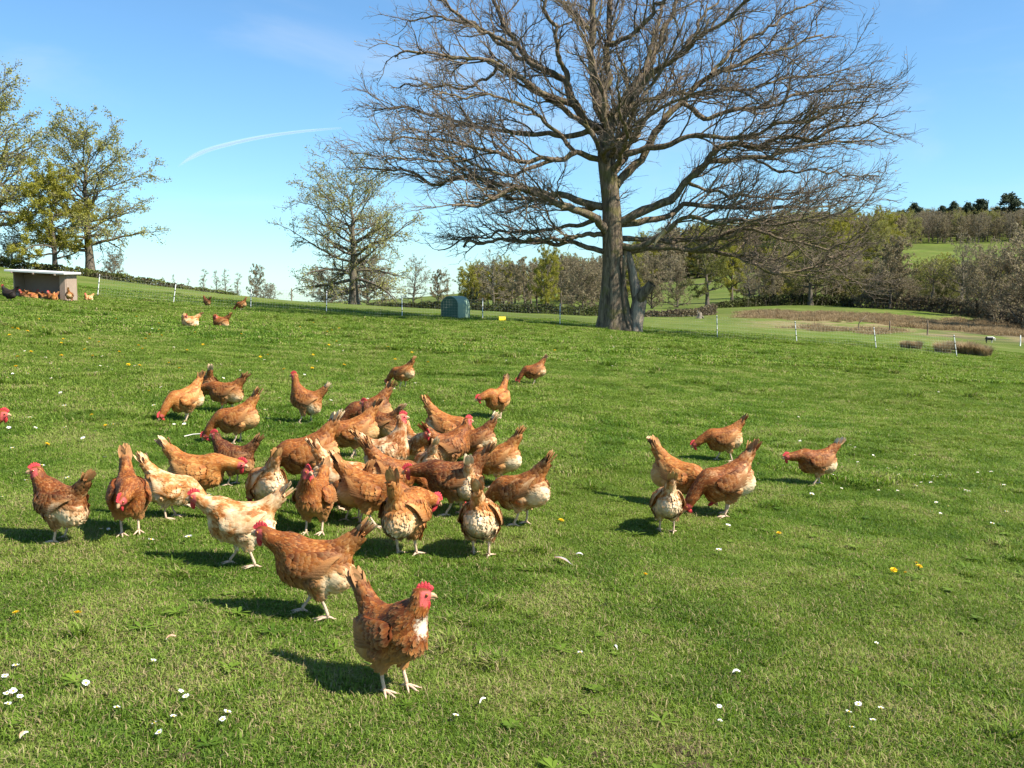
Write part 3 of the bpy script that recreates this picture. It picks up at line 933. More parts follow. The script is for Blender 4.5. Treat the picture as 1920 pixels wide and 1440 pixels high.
HEN_N = [0]
def add_hen(loc, heading, pose, tone=.4, pale=0., bib=0., black=0., scale=1.0, label='', tails=11, tail_pale=None, group='brown hens on the meadow', cat='hen', comb=1.0):
    q = build_pose(pose)
    HEN_N[0] += 1
    i = HEN_N[0]
    rr = random.Random(i * 13 + 5)
    root = empty('hen', loc, R(heading), label, cat, group, scale)
    root.scale = (scale * rr.uniform(.95, 1.05), scale * rr.uniform(.94, 1.04), scale * rr.uniform(.97, 1.06))
    def part(name, me, M=None):
        o = link(name, me, root)
        if M is not None: o.matrix_local = M
        o['tone'] = float(tone); o['pale'] = float(pale); o['bib'] = float(bib); o['black'] = float(black); o['seed'] = i * 1.37
        return o
    part('body', q['body'])
    o = part('plumage', q['plum']); o['kind'] = 'stuff'
    for s in (1, -1):
        part('wing', WING[s], m4(q['Rb'], q['piv']))
    for me in q['legs']: part('leg', me)
    nT = tails
    for k in range(nT):
        f = (k - (nT - 1) / 2) / max(1, (nT - 1) / 2)
        roll = f * (30 + 14 * rr.random()) + rr.uniform(-6, 6)
        M = m4(q['tailrot'], q['tailbase']) @ Euler((R(roll), R(rr.uniform(-7, 7) + 20 * abs(f) - 8), 0)).to_matrix().to_4x4() @ Euler((0, 0, R(f * 8 + rr.uniform(-4, 4)))).to_matrix().to_4x4()
        M = M @ Matrix.Translation((.012, 0, .004))
        o = part('tail_feather', TAILF[min(2, int(abs(f) * 2.99))], M)
        if tail_pale is not None: o['pale'] = float(tail_pale + rr.uniform(-.12, .12))
    H = m4(q['Rh'], q['Hd'])
    H = H @ Matrix.Scale(1.22, 4)
    if comb: part('comb', COMB, H @ Matrix.Scale(comb, 4))
    for s in (1, -1):
        part('wattle', WATTLE, H @ Matrix.Translation((0, s * .0075, 0)) @ Euler((R(-10 * s), 0, 0)).to_matrix().to_4x4())
        e = part('eye', EYE, H @ Matrix.Translation((.012, s * .0178, .005)))
        pu = link('pupil', PUPIL, e); pu.location = (.0006, s * .0034, 0)
    part('beak', BEAK, H)
    return root
# ------------------------------------------------------------------ the flock (foot position in the 1920 picture -> point on the meadow)
# (px, py, heading: 0 right, 90 away, 180 left, 270 towards the camera; pose; tone; pale; tail pale; extra; label)
HENS = [
 (738, 1297, 318, 'alert_turn', .32, -0.12, .28, dict(bib=1.0, scale=1.02), 'rich brown hen with white breast patch standing nearest the camera, facing right'),
 (588, 1158, 176, 'walk_wide', .44, 0.36, .45, dict(scale=1.08), 'chestnut hen with white rear striding left behind the nearest hen'),
 (452, 1064, 188, 'walk_wide', .84, 0.75, .75, dict(scale=1.0), 'large cream and buff hen with pink comb striding left'),
 (115, 1018, 158, 'alert_left', .30, 0.44, .1, dict(scale=1.0), 'dark brown hen with pale lower flank standing upright at the left, tail to the right'),
 (244, 1003, 296, 'low_right', .40, -0.02, .1, dict(scale=1.02), 'brown hen facing the camera with lowered head and raised tail, left of the cream hen'),
 (372, 950, -6, 'low', .72, 0.00, .55, dict(scale=1.05), 'buff hen facing right with red comb, back stretched level behind the cream hen'),
 (318, 975, 8, 'peck', .86, 0.66, .5, dict(scale=.88), 'pale buff hen half hidden behind the head of the cream hen'),
 (438, 912, 172, 'alert', .10, -0.40, None, dict(scale=.88), 'small dark brown hen with head up behind the buff hen'),
 (500, 966, 128, 'peck', .80, 0.64, .2, dict(scale=.96), 'pale buff hen seen from behind pecking, right of the buff hen'),
 (590, 1003, 262, 'alert_left', .45, -0.18, .0, dict(scale=.98), 'orange brown hen facing the camera in front of the crowd'),
 (350, 792, 226, 'peck', .70, 0.29, .1, dict(scale=.98), 'buff hen pecking toward the left at the back left, tail raised'),
 (390, 757, 120, 'peck', .30, -0.10, .8, dict(scale=.95), 'brown hen with white tail tip hidden behind the hen looking left'),
 (424, 775, 172, 'low', .42, 0.26, .3, dict(scale=1.0), 'mottled brown hen looking left at the back of the left group'),
 (446, 834, 190, 'peck', .52, -0.05, .4, dict(scale=1.02), 'plump tan hen pecking at the left with one leg showing'),
 (573, 796, 176, 'tall', .46, 0.36, 1.0, dict(scale=.98), 'tall alert hen with white tail walking left behind the crowd'),
 (756, 727, 160, 'peck', .50, 0.29, .3, dict(scale=.95), 'lone hen pecking on the far side of the crowd, tail pointing up'),
 (932, 786, 236, 'low_right', .60, -0.05, .5, dict(scale=1.02), 'orange hen walking toward the camera alone with long shadow'),
 (1002, 722, 192, 'peck', .36, 0.24, .5, dict(scale=.98), 'brown hen pecking alone left of the right meadow, farthest of the loose ones'),
 (694, 822, 196, 'peck', .22, -0.20, .1, dict(scale=1.12), 'dark brown hen at the back of the crowd with pointed tail raised'),
 (712, 840, 158, 'alert', .28, 0.05, .5, dict(scale=.98), 'speckled dark hen with red face in the back of the crowd'),
 (664, 862, 202, 'peck', .52, -0.10, -.1, dict(scale=1.1), 'tan hen bending left at the back of the crowd'),
 (580, 920, 192, 'peck', .46, 0.05, .9, dict(scale=1.15), 'orange hen with white tail bent low at the left edge of the crowd'),
 (728, 912, 4, 'tall', .62, 0.70, .3, dict(scale=1.02), 'long necked hen with white breast standing in the middle of the crowd'),
 (782, 886, 300, 'walk', .72, 0.64, .2, dict(scale=.92), 'fluffy pale hen with pink head just right of the long necked hen'),
 (838, 852, -12, 'peck', .62, 0.34, .1, dict(scale=1.05), 'speckled buff hen with rounded back at the far right of the crowd'),
 (846, 892, 24, 'alert', .34, -0.15, .0, dict(scale=1.0), 'glossy chestnut hen with head raised at the right of the crowd'),
 (892, 872, 176, 'peck', .30, 0.29, 1.1, dict(scale=.95), 'brown hen with broad white tail at the right of the crowd'),
 (934, 915, 172, 'peck', .60, 0.36, .0, dict(scale=.95), 'buff hen with ruffled rump behind the white rumped hen'),
 (640, 956, 8, 'peck', .78, 0.70, .6, dict(scale=1.05), 'cream hen pecking to the right in the front of the crowd'),
 (692, 990, -10, 'peck_walk', .56, 0.02, .3, dict(scale=1.08), 'tan hen reaching right with long level back in the front of the crowd'),
 (736, 948, 10, 'peck', .44, 0.24, .0, dict(scale=.95), 'brown hen squeezed between the tan hen and the long necked hen'),
 (852, 968, 178, 'low', .20, 0.08, .3, dict(scale=1.06), 'dark brown hen with bright red comb facing left in the crowd'),
 (876, 968, 96, 'peck', .88, 0.78, .8, dict(scale=.92), 'cream hen with white tail behind the hen seen from the rear'),
 (902, 1046, 84, 'peck', .74, 0.63, .5, dict(scale=1.02), 'buff hen seen from the rear with pale rump, right front of the crowd'),
 (762, 1044, 72, 'low_right', .60, 0.26, .3, dict(scale=1.08), 'tan hen seen from the rear with upright tail and red head turned right'),
 (978, 988, 158, 'peck', .52, 0.49, .2, dict(scale=1.05), 'brown hen with white rump at the right edge of the crowd, tail up'),
 (802, 915, 118, 'peck', .84, 0.71, .5, dict(scale=.85), 'pale fluffy hen almost hidden between the dark hen and the chestnut hen'),
 (662, 978, 150, 'peck', .52, 0.24, .1, dict(scale=.84), 'small tan hen behind the reaching tan hen'),
 (1356, 866, 186, 'peck_walk', .50, 0.29, .3, dict(scale=.98), 'tan hen striding left with low head, back of the right group'),
 (1530, 912, 190, 'low', .38, 0.38, .9, dict(scale=.92), 'brown hen with white tail walking left, rightmost of the flock'),
 (1268, 952, -30, 'peck', .68, 0.05, .4, dict(scale=1.08), 'buff hen bending right behind the pale hen of the right group'),
 (1362, 970, 192, 'peck', .40, 0.49, .1, dict(scale=1.12), 'brown hen with white flank and pointed tail bending left in the right group'),
 (1250, 1001, 90, 'peck', .82, 0.72, .3, dict(scale=.95, tails=5), 'pale cream hen seen squarely from behind in the right group'),
 (-52, 876, 8, 'walk', .42, -0.20, .0, dict(scale=1.05), 'brown hen cut off by the left edge of the picture'),
 (356, 614, 200, 'preen', .88, 0.69, .4, dict(scale=1.12), 'pale buff hen resting on the grass before the fence'),
 (414, 615, 168, 'preen', .46, 0.24, .2, dict(scale=1.12), 'brown hen resting on the grass right of the pale resting hen'),
 (388, 577, 150, 'alert', .08, -0.30, .0, dict(scale=.95), 'dark hen standing close to the netting left of a brown hen'),
 (453, 583, 178, 'peck', .36, 0.00, .0, dict(scale=1.0), 'brown hen pecking close to the netting beside a white post'),
 (17, 567, 176, 'alert', .10, -0.40, None, dict(scale=1.15, black=1.0), 'black hen standing left of the low shelter'),
 (166, 565, 250, 'sit', .84, 0.68, .4, dict(scale=.95), 'pale hen sitting alone between the shelter and the first white post'),
]
for px, py, hd, pose, tone, pale, tp, ex, lab in HENS:
    p = on_ground(px, py)
    if px < 0: p = Vector((*p.xy, float(ground_z(p.x, p.y))))
    p.z += .006
    add_hen(p, hd, pose, tone, pale, tail_pale=tp, label=lab, **ex)

# ------------------------------------------------------------------ low shelter with resting hens
MAT_BOARD = simple_mat('weathered_board', (0.38, 0.285, 0.21), (0.25, 0.185, 0.135), 9, 0.85, 0.15, 0.4, 40)
MAT_INNER = simple_mat('painted_panel', (0.34, 0.235, 0.175), (0.26, 0.175, 0.13), 6, 0.85, 0.15, 0.3, 30)
MAT_ROOF = simple_mat('white_roof', (0.74, 0.72, 0.66), (0.58, 0.56, 0.50), 4, 0.6, 0.3, 0.2, 20)
pl, pr = on_ground(24, 557), on_ground(124, 565)
ax = (pr - pl); wid = ax.length
sh_rz = math.atan2(ax.y, ax.x)
sh = empty('field_shelter', (pl + pr) / 2, sh_rz, 'low open field shelter with white slab roof and brown hens lying in it', 'shelter')
tilt = math.atan2(ax.z, Vector((ax.x, ax.y)).length)
def sh_part(name, c, s, mat, rot=None, seg=None):
    m = MB(); m.box(c, s, rot)
    o = link(name, m.mesh(name), sh, mat)
    b = o.modifiers.new('bevel', 'BEVEL'); b.width = .006; b.segments = 2
    return o
W2 = wid / 2
sh_part('back_panel', (0, .62, .40), (wid, .03, 1.0), MAT_INNER)
for sx in (-1, 1): sh_part('side_panel', (sx * (W2 - .02), .33, .40), (.035, .55, .96), MAT_BOARD)
sh_part('post', (W2 - .12, .03, .38), (.20, .05, .98), MAT_BOARD)
for k in range(4): sh_part('plank', (-W2 + .012 + (k + .5) * (wid - .26) / 4, .05, .02 + tilt * (-W2 + (k + .5) * (wid - .26) / 4)), ((wid - .28) / 4, .03, .26), MAT_BOARD)
sh_part('roof', (.03, .20, .90), (wid + .22, .95, .06), MAT_ROOF, (R(2), -tilt * .75, 0))
for sx in (-1, 0, 1): sh_part('roof_batten', (sx * W2 * .8, .20, .83 + tilt * sx * W2 * .6), (.05, 1.0, .05), MAT_BOARD)
REST = [(46, 553, 200, .5, .1, 'brown hen lying leftmost in the low shelter'), (56, 553, 160, .3, -.1, 'dark brown hen lying second from the left in the low shelter'),
        (64, 554, 30, .45, .2, 'chestnut hen lying third from the left in the low shelter'), (77, 556, 190, .6, .0, 'buff brown hen lying near the middle of the low shelter'),
        (86, 556, 150, .4, .1, 'brown hen lying just right of the middle of the low shelter'), (95, 557, 10, .5, .3, 'pale breasted hen lying under the right part of the low shelter'),
        (106, 560, 240, .5, .0, 'brown hen sitting upright beside the shelter post'), (112, 563, 290, .7, .4, 'pale hen sitting right in front of the shelter post'),
        (131, 563, 100, .6, .2, 'tan hen standing against the right outside wall of the shelter')]
for i, (px, py, hd, tone, pale, lab) in enumerate(REST):
    p = on_ground(px, py + 3)
    if i < 8:
        lx = (px - 24) / 100 * wid - W2
        w_ = (pl + pr) / 2 + Matrix.Rotation(sh_rz, 3, 'Z') @ Vector((lx + (.10, -.04, .06, -.05, .09, -.02, .0, .02)[i], (-.14, -.26, -.12, -.30, -.16, -.2, -.22, -.34)[i], 0)); p = Vector((w_.x, w_.y, float(ground_z(w_.x, w_.y))))
    add_hen(p, hd, 'peck' if i == 8 else ('preen' if i % 2 else 'sit'), tone * (.75, .4, 1.1, 1.0, .5, .9, .6, 1.0, 1.0)[i], pale, label=lab, scale=(.95, .85, 1.0, .8, 1.0, .9, 1.05, .9, 1.0)[i], tails=5)

# ------------------------------------------------------------------ green arched hutch
MAT_GREEN = simple_mat('green_plastic', (0.27, 0.36, 0.24), (0.22, 0.31, 0.20), 5, 0.5, 0.25, 0.05, 12)
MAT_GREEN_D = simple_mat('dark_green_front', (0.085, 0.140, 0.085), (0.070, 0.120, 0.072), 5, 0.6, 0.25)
MAT_DARK = simple_mat('dark_opening', (0.012, 0.020, 0.016), None, 5, 0.8, 0.1)
MAT_WIRE = simple_mat('wire', (0.45, 0.50, 0.47), (0.35, 0.4, 0.37), 40, 0.4, 0.5, metal=0.3)
hp = at_col(843, 39.3)
hut = empty('hen_hutch', hp, R(-27), 'small dark green arched hutch with closed front behind the netting', 'hutch')
def arch(hw, h, n=14):
    pts = [(-hw, 0)]
    spring = h - hw * .92
    for i in range(n + 1):
        a = math.pi - math.pi * i / n
        pts.append((hw * math.cos(a), spring + hw * .92 * math.sin(a)))
    pts.append((hw, 0)); return pts
def shell(hw, h, y0, y1, th):
    o_, i_ = arch(hw, h), arch(hw - th, h - th)
    V, F = [], []
    for y in (y0, y1):
        for q in o_: V.append((q[0], y, q[1]))
        for q in i_: V.append((q[0], y, q[1]))
    n = len(o_); 
    for k in range(n - 1):
        F += [[k, k + 1, k + 1 + 2 * n, k + 2 * n], [n + k, n + k + 2 * n, n + k + 1 + 2 * n, n + k + 1],
              [k, n + k, n + k + 1, k + 1], [k + 2 * n, k + 1 + 2 * n, n + k + 1 + 2 * n, n + k + 2 * n]]
    return np.array(V, float), np.array(F)
V, F = shell(.40, .92, 0, .95, .035)
link('arched_shell', mesh_np('arched_shell', V, [F], True), hut, MAT_GREEN)
e_ = [c for c in hut.children if c.name.startswith('arched_shell')][0].modifiers.new('split', 'EDGE_SPLIT'); e_.split_angle = R(40)
V, F = shell(.385, .905, -.012, .03, .075)
link('front_frame', mesh_np('front_frame', V, [F], False), hut, MAT_GREEN_D)
pts = arch(.365, .885); V = [(x, .93, z) for x, z in pts]
link('rear_panel', mesh_np('rear_panel', [(x, y, z) for y in (.90, .93) for x, z in pts], [np.array([[0, k, k + 1] for k in range(1, len(pts) - 1)]), np.array([[len(pts), len(pts) + k + 1, len(pts) + k] for k in range(1, len(pts) - 1)])], False), hut, MAT_GREEN_D)
sp_ = arch(.33, .85)
def arch_h(x): return (.85 - .33 * .92) + .33 * .92 * math.sqrt(max(0, 1 - (x / .33) ** 2))
for k in range(9):
    x = -.29 + k * .0725
    m = MB(); m.tube([(x, .012, .02), (x, .012, arch_h(x))], .005, 5)
    link('bar', m.mesh('bar', True), hut, MAT_WIRE)
for k in range(3):
    z = .2 + .2 * k
    m = MB(); m.tube([(-.32, .016, z), (.32, .016, z)], .005, 5)
    link('crossbar', m.mesh('crossbar', True), hut, MAT_WIRE)
pf = arch(.34, .86)
link('front_panel', mesh_np('front_panel', [(x, y, z) for y in (.004, .024) for x, z in pf], [np.array([[0, k + 1, k] for k in range(1, len(pf) - 1)]), np.array([[len(pf), len(pf) + k, len(pf) + k + 1] for k in range(1, len(pf) - 1)])], False), hut, MAT_GREEN_D)
m = MB(); m.box((0, .5, .015), (.72, .85, .03)); link('floor_tray', m.mesh('floor_tray'), hut, MAT_DARK)

# ------------------------------------------------------------------ netting fence
MAT_POST = simple_mat('white_post', (0.80, 0.79, 0.74), (0.70, 0.69, 0.63), 8, 0.5, 0.3)
MAT_NET = simple_mat('net_twine', (0.42, 0.46, 0.36), (0.32, 0.36, 0.26), 60, 0.7, 0.2)
MAT_CLIP = simple_mat('dark_clip', (0.05, 0.05, 0.05), None, 30, 0.5, 0.3)
FEN = [(183, 5, .2), (325, 6, .1), (470, 2, 0), (612, 1, 0), (754, 0, 0), (905, 0, 0), (1050, 0, 0), (1198, 0, 0), (1345, -1.5, 0), (1494, -4, 0), (1643, -5.5, 0), (1794, -6.5, 0)]
fp = [at_col(px, 38.0) for px, _, _ in FEN]
fence = empty('netting_fence', fp[0], 0, 'white poultry netting on thin leaning white posts across the meadow', 'fence')
org = fp[0]
tops = []
for i, ((px, ln, _), p) in enumerate(zip(FEN, fp)):
    lean = ln / 39 * .82
    top = Vector((p.x + lean, p.y + .02, p.z + .86)); tops.append(top)
    m = MB(); a, b = np.array(p - org), np.array(top - org)
    m.tube([a - (b - a) * .08, a, a + (b - a) * .97, b], [.015, .017, .017, .010], 7)
    po = link('fence_post', m.mesh('fence_post', True), fence, MAT_POST)
    c = MB()
    for t in (.08, .35, .62, .93): c.box(a + (b - a) * t, (.045, .045, .03))
    link('clip', c.mesh('clip'), po, MAT_CLIP)
V, F = [], []
Ph, Rh_ = [], []
Pv = []
for i in range(len(fp) - 1):
    n = 9
    for lv in range(8):
        t = .04 + .90 * lv / 7
        pts = []
        for k in range(n):
            s_ = k / (n - 1)
            b = fp[i].lerp(fp[i + 1], s_); gz = float(ground_z(b.x, b.y)); b = Vector((b.x, b.y, gz * .6 + b.z * .4))
            tp = tops[i].lerp(tops[i + 1], s_)
            q = b.lerp(tp, t); q.z -= .035 * t * math.sin(math.pi * s_)
            pts.append(q - org)
        Ph.append(pts)
    nv_ = max(8, int((fp[i + 1] - fp[i]).length / .105))
    for k in range(1, nv_):
        s_ = k / nv_
        b = fp[i].lerp(fp[i + 1], s_); tp = tops[i].lerp(tops[i + 1], s_)
        q = b.lerp(tp, .94); q.z -= .033 * math.sin(math.pi * s_)
        Pv.append([b.lerp(tp, .04) - org, b.lerp(tp, .5) - org - Vector((0, 0, .017 * math.sin(math.pi * s_))), q - org])
a, fa = tubes(np.array(Ph, float), np.full((len(Ph), 9), .0020), 3)
b, fb = tubes(np.array(Pv, float), np.full((len(Pv), 3), .0015), 3)
o = link('netting', mesh_np('netting', np.concatenate([a, b]), [np.concatenate([fa, fb + len(a)])], False), fence, MAT_NET); o['kind'] = 'stuff'

# wooden posts beyond the stream and by the far hedge
MAT_WOOD = simple_mat('old_wood', (0.20, 0.15, 0.10), (0.12, 0.09, 0.06), 14, 0.9, 0.1, 0.5, 60)
def wood_post(px, Y, h, lean, label, r=.05, mat=None, grp='old wooden fence posts'):
    p = at_col(px, Y)
    m = MB(); m.tube([(0, 0, -.1), (0, 0, h * .5), (lean * h, 0, h)], [r, r, r * .85], 7)
    o = link('wooden_post', m.mesh('wooden_post', True), None, mat or MAT_WOOD); o.location = p
    return tag(o, label, 'post', grp)
wood_post(1913, 56, .62, -.02, 'grey wooden post standing at the right edge before the brown thicket', .03, MAT_POST)
wood_post(1668, 62, .75, .0, 'dark short wooden post in the brown marsh grass')
wood_post(1739, 61, .95, -.03, 'dark leaning wooden post at the muddy stream bank')
wood_post(1610, 62, 1.0, .45, 'pale stick leaning steeply out of the marsh grass', .035)
wood_post(547, 76, 1.0, .0, 'brown post on the skyline left of the bare multi stemmed tree')

# yellow object lying before the fence
MAT_YEL = simple_mat('yellow_plastic', (0.80, 0.62, 0.03), (0.72, 0.52, 0.03), 10, 0.4, 0.4)
yp = at_col(941, 37.2)
tub = empty('feed_tub', yp + Vector((0, 0, .02)), 0.3, 'bright yellow tub lying in the grass right of the green hutch', 'tub')
m = MB(); m.tube([(-.13, 0, .10), (.10, 0, .085)], [.085, .10], 12)
link('tub_body', m.mesh('tub_body', True), tub, MAT_YEL)
m = MB(); m.tube([(.10, 0, .085), (.125, 0, .085)], [.115, .115], 12, False); m.tube([(.10, 0, .085), (.125, 0, .085)], [.10, .10], 12, False); link('rim', m.mesh('rim', True), tub, MAT_YEL)

# ------------------------------------------------------------------ black and white animal grazing by the stream
def sdf_mesh(name, f, lo, hi, res):
    lo, hi = np.array(lo), np.array(hi); n = np.ceil((hi - lo) / res).astype(int) + 1
    G = np.stack(np.meshgrid(*[lo[a] + np.arange(n[a]) * res for a in range(3)], indexing='ij'), -1)
    V, Q = surface_nets(f(G.reshape(-1, 3)).reshape(n), lo, res)
    return V, Q
def sheep_f(P):
    f = sd_ell(P, (0, 0, .42), (.30, .145, .15))
    f = smin(f, sd_ell(P, (.20, 0, .43), (.14, .125, .15)), .05)
    f = smin(f, sd_ell(P, (-.20, 0, .44), (.15, .13, .14)), .05)
    f = smin(f, sd_cone(P, (.27, 0, .48), (.40, 0, .43), .085, .06), .04)
    f = smin(f, sd_cone(P, (.40, 0, .43), (.45, 0, .24), .062, .035), .03)
    for x, kx in ((.20, .19), (-.22, -.27)):
        for s in (1, -1):
            f = smin(f, sd_cone(P, (x, s * .08, .36), (kx, s * .08, .20), .065, .030), .03)
            f = smin(f, sd_cone(P, (kx, s * .08, .20), (x - .01, s * .08, .02), .028, .022), .01)
    f = smin(f, sd_cone(P, (-.33, 0, .48), (-.38, 0, .30), .03, .018), .02)
    return f
V, Q = sdf_mesh('sheep', sheep_f, (-.46, -.2, -.03), (.54, .2, .66), .022)
wh = np.clip((V[:, 0] - .27) / .03, 0, 1); wh = np.maximum(wh, (V[:, 2] > .535) * (V[:, 0] > -.2) * 1.0); wh = np.maximum(wh, (V[:, 0] > .1) * (V[:, 2] < .25) * 1.0)
me = mesh_np('body', V, [Q], True, attrs={'wh': np.stack([wh, wh, wh, np.ones(len(wh))], -1)})
mm, nt, out = new_mat('piebald_coat'); g = NT(nt)
wa = g.attr('wh'); ob = g.obj()
c = g.mix(wa.outputs['Fac'], g.mix(g.noise(ob, 30), (.03, .03, .035), (.06, .055, .055)), (.72, .68, .60))
nt.links.new(g.bsdf(c, .9, .1, g.bump(g.noise(ob, 40, 4), .5, .02)), out.inputs[0])
ap = at_col(1855, 56.5)
an = empty('grazing_sheep', ap, R(-8), 'small black and white animal with white head grazing by the muddy stream', 'animal', scale=.66)
link('body', me, an, mm)
m = MB()
for s in (1, -1): m.tube([(.40, s * .05, .45), (.385, s * .10, .45), (.37, s * .13, .425)], [.018, .024, .006], 6)
link('ears', m.mesh('ear', True), an, mm).name = 'ear'

# ------------------------------------------------------------------ stump with roots behind the oak
sp0 = at_col(1312, 76)
m = MB()
m.tube([(0, 0, -.1), (.02, 0, .35), (.1, .05, .75)], [.32, .24, .16], 9)
m.tube([(0, 0, .25), (-.4, -.05, .10), (-.62, -.1, -.05)], [.16, .10, .05], 7); m.tube([(.05, 0, .4), (.4, -.1, .15), (.5, -.1, -.05)], [.13, .11, .06], 7)
m.tube([(0, 0, .5), (-.25, 0, .8), (-.3, 0, 1.05)], [.10, .06, .03], 6)
o = link('tree_stump', m.mesh('tree_stump', True), None, simple_mat('bleached_wood', (.27, .225, .17), (.13, .105, .075), 8, .9, .1, .5, 30)); o.location = sp0; o.scale = (.62, .62, .62)
tag(o, 'bleached tree stump with spreading roots on the pasture behind the oak', 'stump')

# ------------------------------------------------------------------ flowers
MAT_PETAL = simple_mat('daisy_petal', (0.86, 0.85, 0.82), (0.80, 0.78, 0.76), 60, 0.6, 0.2)
MAT_DISC = simple_mat('daisy_centre', (0.80, 0.55, 0.04), (0.70, 0.42, 0.02), 200, 0.7, 0.2)
MAT_DAND = simple_mat('dandelion_yellow', (0.86, 0.60, 0.01), (0.80, 0.46, 0.005), 150, 0.6, 0.2)
MAT_STEM = simple_mat('flower_stem', (0.10, 0.17, 0.03), None, 30, 0.6, 0.2)
def daisy_meshes(r, seed):
    rg = random.Random(seed)
    V, F = [], []
    n = 15
    for k in range(n):
        a = 2 * math.pi * k / n + rg.uniform(-.1, .1); L = r * rg.uniform(.88, 1.05); up = rg.uniform(.05, .35) * r
        d = np.array([math.cos(a), math.sin(a), 0]); s = np.array([-d[1], d[0], 0]); b = len(V)
        z = np.array([0, 0, 1.])
        V += [d * r * .25 - s * r * .06, d * r * .25 + s * r * .06, d * L * .75 - s * r * .17 + z * up * .8, d * L * .75 + s * r * .17 + z * up * .8, d * L + z * up]
        F += [[b, b + 1, b + 3, b + 2]]
    tri = [[5 * k + 2, 5 * k + 3, 5 * k + 4] for k in range(n)]
    me = mesh_np('petals', V, [np.array(F), np.array(tri)], True); me.materials.append(MAT_PETAL)
    d = MB(); d.ball((0, 0, .001), (r * .36, r * .36, r * .22), 8, 5); dm = d.mesh('flower_centre', True); dm.materials.append(MAT_DISC)
    s = MB(); s.tube([(0, 0, -.055), (.002, 0, -.02), (0, 0, 0)], .0011, 4); sm = s.mesh('stem', True); sm.materials.append(MAT_STEM)
    return me, dm, sm
DAISY = [daisy_meshes(.0125, k) for k in range(3)]
def dandelion_mesh():
    V, F = [], []; rg = random.Random(4)
    for ring, (nn_, L, el) in enumerate(((18, .019, 12), (16, .016, 35), (12, .012, 60))):
        for k in range(nn_):
            a = 2 * math.pi * (k + .5 * ring) / nn_ + rg.uniform(-.1, .1); e = R(el + rg.uniform(-8, 8))
            d = np.array([math.cos(a) * math.cos(e), math.sin(a) * math.cos(e), math.sin(e)]); s = np.array([-math.sin(a), math.cos(a), 0]); b = len(V)
            V += [d * .002, d * L - s * .0026, d * L + s * .0026]; F.append([b, b + 1, b + 2])
    me = mesh_np('florets', V, [np.array(F)], True); me.materials.append(MAT_DAND)
    s = MB(); s.tube([(0, 0, -.07), (.003, 0, -.03), (0, 0, 0)], .0018, 5); s.ball((0, 0, -.003), (.006, .006, .006), 7, 5); sm = s.mesh('stem', True); sm.materials.append(MAT_STEM)
    return me, sm
DAND = dandelion_mesh()
def flower(kind, px, py, label, group, scale=1.0, hgt=.034):
    p = on_ground(px, py); rg = random.Random(int(px * 7 + py * 13))
    root = empty(kind, p + Vector((0, 0, hgt)), rg.uniform(0, 6), label, kind, group, scale * rg.uniform(.85, 1.15))
    root.rotation_euler = (rg.uniform(-.35, .35) + .12, rg.uniform(-.3, .3), rg.uniform(0, 6))
    ms = DAISY[rg.randrange(3)] if kind == 'daisy' else DAND
    for nm, me in zip(('petals', 'flower_centre', 'stem') if kind == 'daisy' else ('florets', 'stem'), ms): link(nm, me, root)
    return root
near_d = [(30,1265,'white daisy highest of the group at the lower left edge, petals raised'),(10,1287,'white daisy at the very left edge, second highest of the edge group'),(14,1318,'white daisy in the tight trio at the lower left edge, left one'),(26,1317,'white daisy in the tight trio at the lower left edge, middle one'),
 (38,1328,'white daisy in the tight trio at the lower left edge, right and lowest one'),(16,1340,'white daisy lowest of the group at the lower left edge'),(162,1298,'lone white daisy right of the group at the lower left edge'),(288,1256,'lone white daisy below the tan down feather at the left foreground'),
 (220,1348,'lone open white daisy facing the camera at the lower left'),(340,1315,'white daisy of the touching pair below the shadow of the nearest hen, left one'),(349,1325,'white daisy of the touching pair below the shadow of the nearest hen, right one'),(290,1375,'white daisy of the pair above the bare soil at the lower left, upper one'),
 (299,1392,'white daisy of the pair above the bare soil at the lower left, lower one'),(427,1354,'white daisy showing its yellow centre below the shadow of the nearest hen'),(418,1370,'half closed white daisy just under the daisy showing its yellow centre'),(326,1363,'small closed white daisy between the two pairs at the lower left'),
 (1609,1338,'white daisy in the lower right cluster, top left one'),(1651,1344,'white daisy in the lower right cluster, top right one'),(1591,1354,'white daisy in the lower right cluster, far left one'),(1636,1367,'white daisy in the lower right cluster, right lower one'),(1597,1382,'white daisy in the lower right cluster, lowest one'),
 (855,1362,'lone white daisy below and right of the nearest hen'),(1088,1240,'lone white daisy left of the small white standing feather'),(1348,1345,'pair of white daisies below the white down feather, upper one'),(1350,1369,'pair of white daisies below the white down feather, lower one'),(1643,1219,'lone closed white daisy at the right below the dandelion row'),
 (190,1003,'white daisy at the feet of the hen facing the camera, left one'),(204,1004,'white daisy at the feet of the hen facing the camera, right one'),(5,942,'white daisy at the left edge beside the upright dark hen')]
for px, py, lab in near_d: flower('daisy', px, py, lab.replace('pair of white daisies below the white down feather, ', 'white daisy of the pair below the white down feather, '), 'white daisies in the foreground')
right_d = [(1608,873),(1637,860),(1593,840),(1603,845),(1578,924),(1647,927),(1665,885),(1680,883),(1705,889),(1685,897),(1685,917),(1683,928),(1717,918),(1727,912),(1745,912),(1733,897),(1750,900),(1763,898),(1758,902),(1780,898),(1833,893),(1858,892),(1842,914),(1882,917),(1810,927),(1816,929),(1755,950),(1777,958),(1747,968),(1763,972),(1887,968),(1423,908),(1467,937),(1500,833),(1497,787),(1715,860),(1820,850),(1590,905)]
for px, py in right_d: flower('daisy', px, py, 'tiny white daisy in the patch scattered right of the flock', 'white daisies scattered right of the flock', 1.15)
rg = random.Random(21)
n = 0
